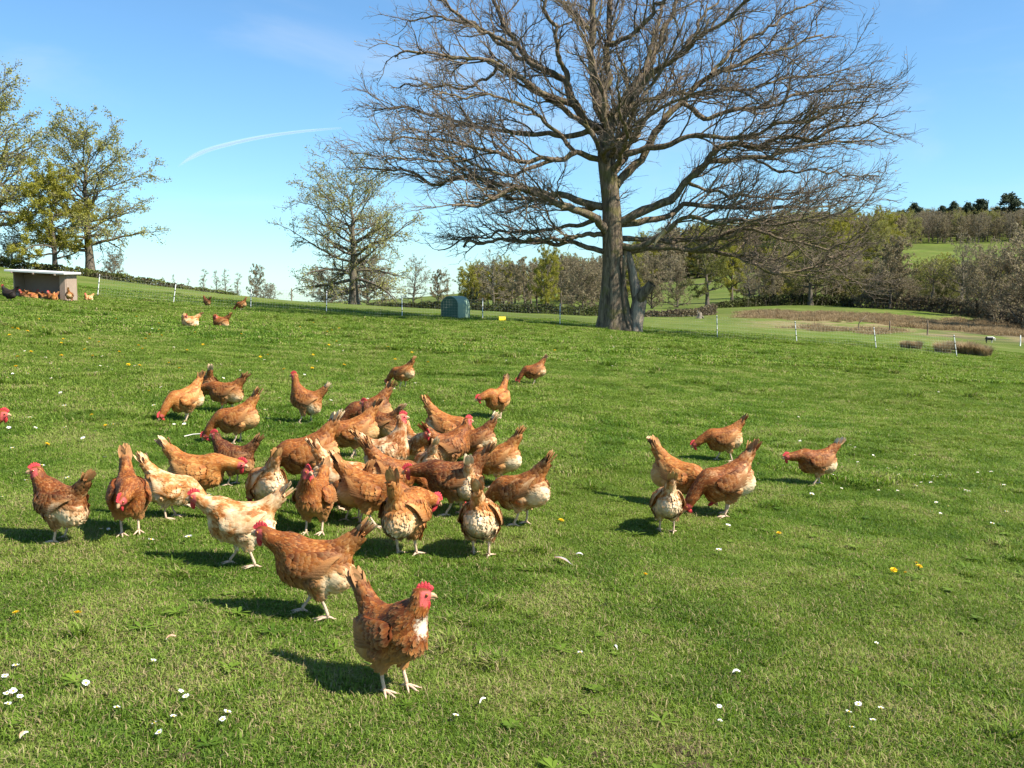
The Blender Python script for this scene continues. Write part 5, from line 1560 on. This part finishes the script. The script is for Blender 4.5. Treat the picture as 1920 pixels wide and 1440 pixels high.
# ---- background trees: a few kinds, each copied with its own size and turn
def gen_tree(kind, seed):
    r = np.random.default_rng(seed)
    K = dict(
     oak_leafy=dict(h0=.20, n=32, w=.48, top=.93, el=(.0, 1.15), leaf=25000, ls=.10, lm=MAT_LEAF_OLIVE, tm=MAT_TWIG_G, tr=.030, sp=(.36, .26)),
     oak_yellow=dict(h0=.16, n=24, w=.40, top=.92, el=(.1, 1.1), leaf=38000, ls=.115, lm=MAT_LEAF_YELLOW, tm=MAT_TWIG_B, tr=.026, sp=(.42, .32)),
     oak_spread=dict(h0=.13, n=38, w=.50, top=.86, el=(-.15, 1.1), leaf=19000, ls=.10, lm=MAT_LEAF_OLIVE, tm=MAT_TWIG_G, tr=.034, sp=(.34, .24)),
     dark_leafy=dict(h0=.22, n=24, w=.40, top=.92, el=(-.1, 1.1), leaf=12000, ls=.15, lm=MAT_LEAF_DARK, tm=MAT_TWIG_B, tr=.034, sp=(.42, .32)),
     bare_round=dict(h0=.26, n=22, w=.42, top=.90, el=(.1, 1.2), leaf=2600, ls=.17, lm=MAT_LEAF_BUD, tm=MAT_TWIG_G, tr=.030, sp=(.40, .26)),
     bare_brown=dict(h0=.18, n=24, w=.34, top=.94, el=(.2, 1.2), leaf=6500, ls=.2, lm=MAT_LEAF_BUD, tm=MAT_TWIG_B, tr=.022, sp=(.40, .28)),
     slim_bare=dict(h0=.12, n=24, w=.17, top=.97, el=(.7, 1.25), leaf=1200, ls=.15, lm=MAT_LEAF_BUD, tm=MAT_TWIG_G, tr=.014, sp=(.45, .3)),
     pollard=dict(h0=.42, n=22, w=.34, top=.62, el=(.35, 1.25), leaf=2600, ls=.18, lm=MAT_LEAF_OLIVE, tm=MAT_TWIG_G, tr=.026, sp=(.45, .3)),
     thicket=dict(h0=.02, n=34, w=.46, top=.75, el=(.35, 1.3), leaf=7000, ls=.2, lm=MAT_LEAF_BUD, tm=MAT_TWIG_B, tr=.018, sp=(.42, .28)),
     thicket_green=dict(h0=.02, n=30, w=.46, top=.72, el=(.3, 1.25), leaf=9500, ls=.22, lm=MAT_LEAF_DARK, tm=MAT_TWIG_B, tr=.018, sp=(.45, .32)),
    )[kind]
    H = 10.0
    n = 14
    tz = np.linspace(0, K['top'] * H, n)
    wob = np.cumsum(r.normal(0, .10, (n, 2)), 0) * (np.linspace(0, 1, n) ** 1.2)[:, None]
    T = np.concatenate([wob, tz[:, None]], 1)
    tR = K['tr'] * H * (1 - np.linspace(0, 1, n) * .93) + .012; tR[0] *= 1.45; tR[1] *= 1.12
    tr, tf = tubes(T[None], tR[None], 10)
    par = np.zeros(K['n'], int)
    hh = np.linspace(K['h0'], .98 * K['top'], K['n']) + r.uniform(-.02, .02, K['n'])
    t = np.clip(hh / K['top'], .01, .99)
    u = (hh - K['h0']) / (1 - K['h0'])
    Lb = H * K['w'] * np.sqrt(np.clip(1 - ((u - .32) / .76) ** 2, .06, 1)) * r.uniform(.75, 1.12, K['n'])
    el = K['el'][0] + (K['el'][1] - K['el'][0]) * u + r.normal(0, .12, K['n'])
    az = np.arange(K['n']) * 2.399 + r.uniform(-.4, .4, K['n'])
    s = t * (n - 1); i = np.clip(s.astype(int), 0, n - 2); f = (s - i)[:, None]
    base = T[i] * (1 - f) + T[i + 1] * f
    d = np.stack([np.cos(az) * np.cos(el), np.sin(az) * np.cos(el), np.sin(el)], -1)
    S1 = 10; P1 = np.zeros((K['n'], S1, 3)); P1[:, 0] = base
    for k in range(1, S1):
        P1[:, k] = P1[:, k - 1] + d * (Lb / (S1 - 1))[:, None]; d = norm(d + r.normal(0, .13, d.shape) + np.array([0, 0, .03]))
    R1 = (np.interp(s, np.arange(n), tR) * .55)[:, None] * (1 - np.linspace(0, 1, S1)[None] * .88)
    par, t, Lp = spawn(P1, K['sp'][0], r, .15)
    P2, R2 = grow(P1, R1, par, t, np.clip(Lp * .42 * (1.1 - .55 * t) * r.uniform(.6, 1.2, len(t)), .35, 2.4), r.uniform(.45, 1.05, len(t)), 6, r, .1, .22, .85, .55, .05, .014)
    par, t, Lp = spawn(P2, K['sp'][1], r, .15)
    P3q, R3 = grow(P2, R2, par, t, np.clip(Lp * .5 * r.uniform(.6, 1.2, len(t)), .3, .95), r.uniform(.4, 1.0, len(t)), 4, r, .12, .25, .9, .6, .02, .010)
    v1, f1 = tubes(P1, R1, 6); v2, f2 = tubes(P2, R2, 4); v3, f3 = tubes(P3q, R3, 3)
    lv, lf, ll = leaf_cards(P3q, K['leaf'], K['ls'], r, .12)
    V, Fs, mi, lr = merge([(v1, f1, 0, None), (v2, f2, 0, None), (v3, f3, 1, None), (lv, lf, 2, ll)])
    crown = mesh_np('crown', V, Fs, True, mi, attrs={'lr': lr})
    for m in (MAT_BARK, K['tm'], K['lm']): crown.materials.append(m)
    trunk = mesh_np('trunk', tr, [tf], True); trunk.materials.append(MAT_BARK)
    return trunk, crown
ARCH = {}
def arch_tree(kind, seed=0):
    if (kind, seed) not in ARCH: ARCH[(kind, seed)] = gen_tree(kind, 100 + seed + sum(map(ord, kind)))
    return ARCH[(kind, seed)]
def put_tree(px, top, Y, kind, label, name='bare_tree', wide=1.0, group=None, seed=0, cat='tree', rot=None):
    p = at_col(px, Y)
    H = float(z_of(Y, top)) - p.z
    tk, cr = arch_tree(kind, seed)
    s = H / 10.5
    root = empty(name, p - Vector((0, 0, .05)), rot if rot is not None else random.uniform(0, 6.28), label, cat, group)
    root.scale = (s * wide, s * wide, s)
    link('trunk', tk, root); link('crown', cr, root)
    return root

put_tree(-28, 172, 74, 'oak_leafy', 'tall leafing tree cut by the left edge of the picture', 'leafing_tree', 1.12, seed=1)
put_tree(104, 322, 71.5, 'oak_yellow', 'small yellow green tree between the two tall trees at the left', 'leafing_tree', 1.15)
put_tree(170, 246, 75, 'oak_leafy', 'tall round leafing tree above the shelter, at the end of the left hedge', 'leafing_tree', 1.16, seed=2)
put_tree(24, 440, 76, 'thicket', 'brown bare thicket at the foot of the trees at the left edge', 'bare_thicket', 1.3, cat='bush')
put_tree(215, 468, 78, 'thicket', 'low bare thicket right beside the trunk of the tall round tree', 'bare_thicket', 1.0, cat='bush', seed=1)
put_tree(664, 312, 88, 'oak_spread', 'spreading tree with many low boughs standing alone on the skyline left of the oak', 'spreading_tree', 1.10)
put_tree(690, 470, 100, 'thicket', 'fine grey thicket behind the trunk of the lone spreading tree', 'bare_thicket', 1.3, seed=1, cat='bush')
put_tree(610, 500, 105, 'thicket', 'low grey thicket left of the lone spreading tree', 'bare_thicket', 1.5, cat='bush')
for px, top, lb in ((305, 520, 'thin bare sapling above the left hedge, leftmost of three'), (328, 515, 'thin bare sapling above the left hedge, middle of three'), (352, 522, 'thin bare sapling above the left hedge, rightmost of three')): put_tree(px, top, 150, 'slim_bare', lb, 'bare_sapling', 1.0, 'saplings above the hedge end')
for px, top, lb in ((380, 505, 'slim bare tree leftmost of the four on the skyline'), (408, 508, 'slim bare tree second from the left of the four on the skyline'), (424, 505, 'slim bare tree third from the left of the four on the skyline'), (444, 512, 'slim bare tree rightmost of the four on the skyline')):
    put_tree(px, top, 150, 'slim_bare', lb, 'bare_tree', 1.5, 'slim trees on the skyline')
put_tree(482, 499, 160, 'bare_brown', 'rounded dense brown tree on the skyline left of the lone spreading tree', 'bare_tree', .8, seed=1)
put_tree(505, 530, 158, 'thicket', 'low brown thicket right of the rounded brown tree on the skyline', 'bare_thicket', 1.0, cat='bush')
put_tree(775, 487, 165, 'bare_round', 'bare round tree on the skyline right of the lone spreading tree', 'bare_tree', .95)
put_tree(822, 508, 165, 'bare_brown', 'bare tree with pinkish twigs behind the green hutch, left one', 'bare_tree', .95)
put_tree(838, 503, 168, 'slim_bare', 'slim bare tree just left above the green hutch', 'bare_tree', 1.4, seed=1)
put_tree(926, 478, 150, 'bare_round', 'bare round tree in front of the brown wood, right above the hutch', 'bare_tree', .95, seed=1)
put_tree(960, 496, 170, 'bare_brown', 'brown twiggy tree at the left end of the brown wood', 'bare_tree', 1.1)
put_tree(984, 486, 160, 'bare_brown', 'brown twiggy tree with slim dark stem in the brown wood', 'bare_tree', 1.0, seed=1)
put_tree(1024, 464, 140, 'oak_yellow', 'yellow green leafing tree in front of the brown wood', 'leafing_tree', .75)
put_tree(1052, 482, 150, 'bare_brown', 'brown twiggy tree right of the yellow green one', 'bare_tree', 1.1)
put_tree(1092, 478, 108, 'thicket', 'broad grey brown willow thicket just left of the oak trunk', 'willow_thicket', 1.05, seed=1, cat='bush')
put_tree(1128, 484, 112, 'thicket', 'brown willow thicket half hidden behind the oak trunk', 'willow_thicket', .9, cat='bush')
put_tree(1222, 468, 112, 'thicket', 'brown thicket just right of the broken oak stem', 'willow_thicket', .95, seed=1, cat='bush')
put_tree(1270, 480, 118, 'thicket', 'pale brown thicket between the oak and the green leafing tree', 'willow_thicket', .9, cat='bush')
put_tree(1326, 446, 103, 'dark_leafy', 'green leafing tree with dark trunk on the bank right of the oak', 'leafing_tree', .95)
put_tree(1372, 440, 135, 'oak_yellow', 'yellow leafing tree behind the green leafing tree', 'leafing_tree', .9)
put_tree(1405, 492, 110, 'bare_round', 'small bare fan shaped tree alone on the slope', 'bare_tree', .95, seed=0)
put_tree(1450, 500, 112, 'slim_bare', 'thin pale birch left of the dark spreading tree', 'bare_tree', .8)
put_tree(1519, 428, 108, 'dark_leafy', 'dark spreading tree with low level boughs by the stream', 'leafing_tree', 1.0, seed=1)
put_tree(1478, 415, 150, 'oak_leafy', 'olive leafing tree high behind the low boughs of the oak', 'leafing_tree', .9, seed=2)
put_tree(1548, 450, 116, 'slim_bare', 'thin stem right of the dark spreading tree', 'bare_tree', .9, seed=1)
put_tree(1585, 445, 124, 'oak_yellow', 'pale green tree behind the dark bushes', 'leafing_tree', .75)
put_tree(1600, 512, 108, 'thicket_green', 'dark green bush by the stream, left one', 'dark_bush', .95, cat='bush')
put_tree(1638, 524, 106, 'thicket', 'dark brown bush by the stream beside the twin stemmed tree', 'dark_bush', 1.2, cat='bush', seed=1)
put_tree(1668, 448, 104, 'bare_brown', 'twin stemmed brown tree by the stream', 'bare_tree', 1.1)
put_tree(1680, 470, 104.6, 'bare_brown', 'second stem leaning beside the twin stemmed brown tree', 'bare_tree', .7, seed=1)
put_tree(1704, 520, 106, 'thicket', 'brown bush right of the twin stemmed tree', 'dark_bush', 1.2, cat='bush')
put_tree(1746, 455, 102, 'pollard', 'pollarded tree with fan of straight shoots', 'pollard_tree', 1.0)
put_tree(1722, 510, 112, 'thicket_green', 'olive bush left behind the pollarded tree', 'dark_bush', 1.0, cat='bush')
put_tree(1775, 500, 104, 'thicket_green', 'olive bush right of the pollarded tree', 'dark_bush', .9, cat='bush', seed=0)
put_tree(1802, 448, 100, 'bare_round', 'grey twiggy tree right of the pollarded tree', 'bare_tree', .85, seed=1)
put_tree(1838, 452, 95, 'thicket', 'grey brown thicket left of the big brown one at the right edge', 'bare_thicket', .75, cat='bush', seed=1)
put_tree(1875, 462, 82, 'thicket', 'brown thicket overhanging the muddy stream', 'bare_thicket', .9, cat='bush')
put_tree(1925, 425, 76, 'thicket', 'big red brown thicket cut by the right edge of the picture', 'bare_thicket', 1.0, cat='bush', seed=1)
put_tree(2010, 420, 84, 'thicket', 'brown thicket beyond the right edge of the picture', 'bare_thicket', 1.0, cat='bush')

# pines on the ridge and dark spruces by the brown wood
def gen_pine(seed, spruce=False):
    r = np.random.default_rng(seed); H = 10.
    n = 10; T = np.concatenate([np.cumsum(r.normal(0, .06, (n, 2)), 0), np.linspace(0, 9.6, n)[:, None]], 1)
    tr, tf = tubes(T[None], np.linspace(.22, .03, n)[None], 7)
    parts = []
    if spruce:
        hs = np.linspace(1.2, 9.7, 60); L = (10.0 - hs) * .26 + .1
    else:
        hs = r.uniform(5.6, 9.6, 34); L = np.interp(hs, [5.5, 7.2, 9.7], [2.2, 2.5, .7]) * r.uniform(.5, 1.1, len(hs))
    az = r.random(len(hs)) * 6.28
    base = np.stack([np.interp(hs, T[:, 2], T[:, 0]), np.interp(hs, T[:, 2], T[:, 1]), hs], -1)
    d = np.stack([np.cos(az), np.sin(az), np.full(len(hs), -.2 if spruce else .25)], -1)
    P = base[:, None] + d[:, None] * (L[:, None] * np.linspace(0, 1, 4)[None])[:, :, None]
    v, f = tubes(P, np.repeat(np.linspace(.05, .012, 4)[None], len(hs), 0), 4)
    lv, lf, ll = leaf_cards(P[:, 1:], 2600, .42 if not spruce else .32, r, .26 if not spruce else .12)
    V, Fs, mi, lr = merge([(v, f, 0, None), (lv, lf, 1, ll)])
    c = mesh_np('crown', V, Fs, False, mi, attrs={'lr': lr}); c.materials.append(MAT_BARK); c.materials.append(MAT_NEEDLE)
    t = mesh_np('trunk', tr, [tf], True); t.materials.append(MAT_BARK)
    return t, c
for k in range(3): ARCH[('pine', k)] = gen_pine(k)
ARCH[('spruce', 0)] = gen_pine(9, True)
for i, (px, top, w, lb) in enumerate([(1690, 401, 1.2, 'dark pine at the left end of the ridge wood'), (1714, 387, .95, 'round topped pine second from the left above the ridge wood'), (1766, 391, .6, 'small pine tip left of the middle of the ridge wood'), (1786, 384, .75, 'pine above the middle of the ridge wood'),
    (1814, 386, .8, 'flat topped pine right of the middle of the ridge wood'), (1839, 378, 1.0, 'broad pine with trunk showing above the ridge wood'), (1890, 369, 1.3, 'largest pine at the right end of the ridge wood')]):
    put_tree(px, top - 9, 415, 'pine', lb, 'pine_tree', w, 'pines above the ridge wood', seed=i % 3)
for px, top, lb in ((872, 545, 'small dark spruce right behind the hutch, left one'), (884, 536, 'small dark spruce right behind the hutch, taller one'), (893, 542, 'small dark spruce right behind the hutch, right one')):
    put_tree(px, top, 175, 'spruce', lb, 'spruce_tree', 1.0, 'spruces behind the hutch')

# woods that read as one mass
def wood(name, label, kinds, px0, px1, y0, y1, step, hmin, hmax, seed, wide=1.0):
    r = np.random.default_rng(seed); ms = []
    for kd in kinds:
        tk, cr = arch_tree(*kd)
        nm = 'wood_' + kd[0] + str(kd[1])
        j = bpy.data.meshes.get(nm)
        if j is None:
            def grab(me):
                v = np.zeros(len(me.vertices) * 3, np.float32); me.vertices.foreach_get('co', v)
                lt = np.zeros(len(me.polygons), np.int32); me.polygons.foreach_get('loop_total', lt)
                vi = np.zeros(len(me.loops), np.int32); me.loops.foreach_get('vertex_index', vi)
                mi = np.zeros(len(me.polygons), np.int32); me.polygons.foreach_get('material_index', mi)
                return v.reshape(-1, 3), vi.reshape(-1, 4), mi
            v1, f1, m1 = grab(tk); v2, f2, m2 = grab(cr)
            lr = np.zeros(len(cr.vertices), np.float32); cr.attributes['lr'].data.foreach_get('value', lr)
            j = mesh_np(nm, np.concatenate([v1, v2]), [np.concatenate([f1, f2 + len(v1)])], True, np.concatenate([m1, m2]), attrs={'lr': np.concatenate([np.zeros(len(v1)), lr])})
            for m in cr.materials: j.materials.append(m)
        ms.append(j)
    pts = []
    y = y0
    while y < y1:
        x0, x1 = (px0 - 960) / FPX * y, (px1 - 960) / FPX * y
        xs = np.arange(x0, x1, step); pts.append(np.stack([xs + r.uniform(-.4, .4, len(xs)) * step, y + r.uniform(-.4, .4, len(xs)) * step], -1)); y += step
    p = np.concatenate(pts); Z = ground_z(p[:, 0], p[:, 1], False)
    n = len(p); s = r.uniform(hmin, hmax, n) / 10
    scatter(name, ms, np.concatenate([p, Z[:, None]], 1), np.stack([np.zeros(n), np.zeros(n), r.random(n) * 6.28], -1), np.stack([s * wide, s * wide, s], -1), r.integers(0, len(ms), n), label)
wood('ridge_wood', 'bare brown wood along the ridge of the right hill', [('bare_brown', 0), ('bare_brown', 1), ('bare_round', 1), ('bare_brown', 0), ('bare_round', 0), ('oak_leafy', 2)], 1672, 2200, 378, 470, 5.0, 8.2, 10.0, 1, .9)
wood('slope_wood', 'mixed olive and brown wood on the slope behind the oak', [('bare_brown', 0), ('oak_leafy', 2), ('bare_brown', 1), ('oak_yellow', 0)], 1215, 1668, 270, 345, 6.8, 10, 14.5, 2, 1.05)
wood('stream_scrub', 'olive and brown scrub behind the trees along the stream', [('thicket', 0), ('thicket_green', 0), ('oak_yellow', 0), ('bare_brown', 1)], 1425, 1990, 116, 150, 5.0, 3.4, 6.0, 4, 1.1)
wood('brown_wood', 'brown twiggy wood behind the hedge left of the oak', [('bare_brown', 0), ('bare_brown', 1), ('thicket', 0), ('oak_yellow', 0)], 900, 1180, 178, 215, 5.5, 6.2, 8.6, 3, 1.0)

# ---- hedges: twig and leaf masses on a bank
def hedge(name, pts, hts, depth, n, size, mat, label, seed, cat='hedge'):
    r = np.random.default_rng(seed)
    c = np.array([[*at_col(px, Y)] for px, Y in pts]); c = resample(c, 60); h = np.interp(np.linspace(0, 1, 60), np.linspace(0, 1, len(hts)), hts)
    root = empty(name, c[0], 0, label, cat)
    s = r.random(n) * 58.99; i = s.astype(int); f = (s - i)[:, None]
    q = c[i] * (1 - f) + c[i + 1] * f
    hh = h[i] * (.72 + .5 * vnoise(s * 1.7 + seed, np.full(n, 2.5))) 
    u = r.random(n)
    q[:, 1] += r.normal(0, depth * .35, n) * (1.1 - .5 * u)
    q[:, 2] = ground_z(q[:, 0], q[:, 1]) + hh * u - .03
    a = norm(r.normal(size=(n, 3)) + np.array([0, 0, .6])); b = norm(np.cross(a, r.normal(size=(n, 3)))); sz = size * r.uniform(.5, 1.4, n)[:, None]
    V = np.stack([q - a * sz * .6, q + b * sz * .35, q + a * sz * .6, q - b * sz * .35], 1).reshape(-1, 3) - c[0]
    tn = vnoise(s * .8 + 11 * seed, u * 2); lr = np.repeat(np.clip(tn + r.normal(0, .18, n), 0, 1), 4)
    link('foliage', mesh_np('foliage', V, [np.arange(4 * n).reshape(n, 4)], False, attrs={'lr': lr}), root, mat)['kind'] = 'stuff'
    k = 160; si = r.random(k) * 58.99; i = si.astype(int)
    b0 = c[i] + np.stack([r.normal(0, .1, k), r.normal(0, depth * .3, k), np.full(k, -.1)], -1)
    P = b0[:, None] + (np.stack([r.normal(0, .18, k), r.normal(0, .18, k), h[i] * r.uniform(.7, 1.15, k)], -1)[:, None] * np.linspace(0, 1, 4)[None, :, None])
    v, f = tubes(P - c[0], np.repeat(np.linspace(.03, .008, 4)[None], k, 0), 4)
    link('stem', mesh_np('stem', v, [f], True), root, MAT_BARK)['kind'] = 'stuff'
    return root
hedge('hedge', [(-200, 71), (0, 71), (150, 71), (300, 71.5), (445, 74)], [1.0, .8, .62, .5, .25], 1.2, 12000, .14, MAT_HEDGE_L, 'dark mixed hedge along the crest of the left slope', 3)
hedge('hedge', [(690, 84), (800, 83), (900, 83), (1020, 83), (1150, 83)], [.25, .62, .75, .8, .85], 1.0, 12000, .14, MAT_HEDGE, 'low clipped dark hedge across the meadow behind the hutch', 5)
hedge('bramble_bank', [(1205, 79), (1280, 79), (1342, 84)], [.5, .6, .9], 1.0, 5000, .15, MAT_HEDGE_B, 'low brown bramble bank right behind the oak', 7, 'hedge')
hedge('bramble_bank', [(1342, 104), (1420, 108), (1520, 109), (1600, 107)], [.5, 1.1, 1.2, 1.0], 2.0, 8000, .2, MAT_HEDGE, 'dark shaded bramble bank under the dark spreading tree', 8, 'hedge')
hedge('bramble_bank', [(1600, 106), (1700, 104), (1800, 98), (1890, 84), (1990, 72)], [1.4, 1.5, 1.6, 1.6, 1.6], 2.5, 14000, .2, MAT_HEDGE_B, 'brown bramble bank along the stream at the right', 9, 'hedge')

# ---- rush tussocks and the dead marsh grass
def rush(name_seed, n, rad, h, w):
    r = np.random.default_rng(name_seed)
    ph = r.random(n) * 6.28; rr_ = rad * np.sqrt(r.random(n)) * .55
    b = np.stack([np.cos(ph) * rr_, np.sin(ph) * rr_, np.full(n, -.03)], -1)
    ln = r.uniform(.15, .85, n) * (rr_ / rad + .5)
    d = np.stack([np.cos(ph + r.normal(0, .7, n)), np.sin(ph + r.normal(0, .7, n)), np.zeros(n)], -1)
    hh = h * r.uniform(.55, 1.1, n)
    top = b + d * (hh * ln)[:, None] + np.array([0, 0, 1]) * (hh * (1 - .3 * ln))[:, None]
    mid = b + d * (hh * ln * .3)[:, None] + np.array([0, 0, 1]) * (hh * .58)[:, None]
    sd = norm(np.cross(d, np.array([0, 0, 1.]))) * w
    V = np.stack([b - sd, b + sd, mid - sd * .8, mid + sd * .8, top], 1).reshape(-1, 3); i = np.arange(n)[:, None] * 5
    me = mesh_np('rush_blades', V, [i + np.array([[0, 1, 3, 2]]), i + np.array([[2, 3, 4]])], True, attrs={'lr': np.repeat(np.clip(r.normal(.5, .25, n), 0, 1), 5)})
    me.materials.append(MAT_RUSH); return me
RUSH = [rush(k, 900, .50, .58, .009) for k in range(3)]
for i, (px, Y, s, sx, lb) in enumerate([(1698, 43.2, .75, .9, 'small brown rush tussock left of the fence post, left half'), (1718, 43, .8, .9, 'small brown rush tussock left of the fence post, right half'), (1768, 41.4, 1.0, 1.1, 'brown rush tussock just left of the last white post'),
     (1786, 43.2, .95, .9, 'dark rush tussock behind the last white post'), (1815, 41.6, 1.15, 1.2, 'large brown rush tussock right of the last white post'), (1843, 41.2, 1.0, 1.1, 'brown rush tussock at the right end of the clump')]):
    p = at_col(px, Y)
    t = empty('rush_tussock', p, i * 1.3, lb, 'tussock', 'rush tussocks by the last white posts'); t.scale = (s * sx, s * sx, s)
    link('rush_blades', RUSH[i % 3], t)
mr_, nt, out = new_mat('dead_marsh_grass'); g = NT(nt)
sc_ = g.n('ShaderNodeSeparateColor'); nt.links.new(g.attr('bcol').outputs['Color'], sc_.inputs[0])
c = g.ramp(sc_.outputs[0], [(0, (0.17, 0.12, 0.055)), (.5, (0.34, 0.24, 0.125)), (1, (0.46, 0.36, 0.21))])
nt.links.new(g.leafy(c, c, .8, .1, .35), out.inputs[0])
MARSH = []
for k in range(4):
    me = blade_patch('marsh_patch_%d' % k, 2.2, 1100, .10, .55, .022, .55, 300 + k, clump=9); me.materials.clear(); me.materials.append(mr_); MARSH.append(me)
r = np.random.default_rng(77)
pts = []
while len(pts) < 460:
    px, Y = r.uniform(1395, 2000), r.uniform(59, 90)
    X = (px - 960) / FPX * Y
    if vnoise(np.array([X * .22 + 5]), np.array([Y * .16 + 2]))[0] + r.uniform(-.22, .22) < .44: continue
    if px > 1670 and Y < 67.5: continue
    if px < 1500 and Y < 70: continue
    pts.append((X, Y))
pts = np.array(pts); n = len(pts)
scatter('marsh_grass', MARSH, np.concatenate([pts, ground_z(pts[:, 0], pts[:, 1])[:, None]], 1), np.stack([np.zeros(n), np.zeros(n), r.random(n) * 6], -1), np.stack([r.uniform(.7, 1.2, n), r.uniform(.7, 1.2, n), r.uniform(.35, .95, n)], -1), r.integers(0, 4, n), 'dead straw coloured marsh grass along the stream')

# ---- contrail
m_, nt, out = new_mat('contrail_vapour'); g = NT(nt)
lw = g.n('ShaderNodeLayerWeight'); lw.inputs['Blend'].default_value = .5
fc = g.math('POWER', g.math('SUBTRACT', 1.0, lw.outputs['Facing']), 2.4)
al = g.math('MULTIPLY', g.math('MULTIPLY', fc, g.attr('al').outputs['Fac']), g.math('ADD', .55, g.math('MULTIPLY', g.noise(g.pos(), .005, 4, .6), .7)))
d1 = g.n('ShaderNodeBsdfDiffuse'); d1.inputs['Color'].default_value = (.9, .92, .95, 1)
d2 = g.n('ShaderNodeBsdfTranslucent'); d2.inputs['Color'].default_value = (.9, .92, .95, 1)
df = g.n('ShaderNodeMixShader'); df.inputs[0].default_value = .5; nt.links.new(d1.outputs[0], df.inputs[1]); nt.links.new(d2.outputs[0], df.inputs[2])
nv = g.n('ShaderNodeCombineXYZ')
for k in range(3): nv.inputs[k].default_value = sun_dir[k]
for d_ in (d1, d2): nt.links.new(nv.outputs[0], d_.inputs['Normal'])
df.inputs[0].default_value = .0
tp_ = g.n('ShaderNodeBsdfTransparent'); mx = g.n('ShaderNodeMixShader')
nt.links.new(al, mx.inputs[0]); nt.links.new(tp_.outputs[0], mx.inputs[1]); nt.links.new(df.outputs[0], mx.inputs[2]); nt.links.new(mx.outputs[0], out.inputs[0])
cpts = resample(np.array([(332, 314), (352, 299), (385, 283), (430, 270), (490, 257), (560, 247), (640, 240)], float), 40)
CP = np.array([P3(a, b, 4200) for a, b in cpts])
cr_ = np.interp(np.linspace(0, 1, 40), [0, .12, .35, .8, 1], [5, 12, 11, 7, 5]) * .95
v, f = tubes(CP[None], cr_[None], 14)
al_ = np.repeat(np.interp(np.linspace(0, 1, 40), [0, .08, .3, .8, 1], [0, .24, .28, .20, .08]), 14)
o = link('contrail', mesh_np('contrail', v, [f], True, attrs={'al': al_}), None, m_)
o.visible_shadow = False
tag(o, 'thin white curved contrail in the blue sky left of the oak', 'contrail')
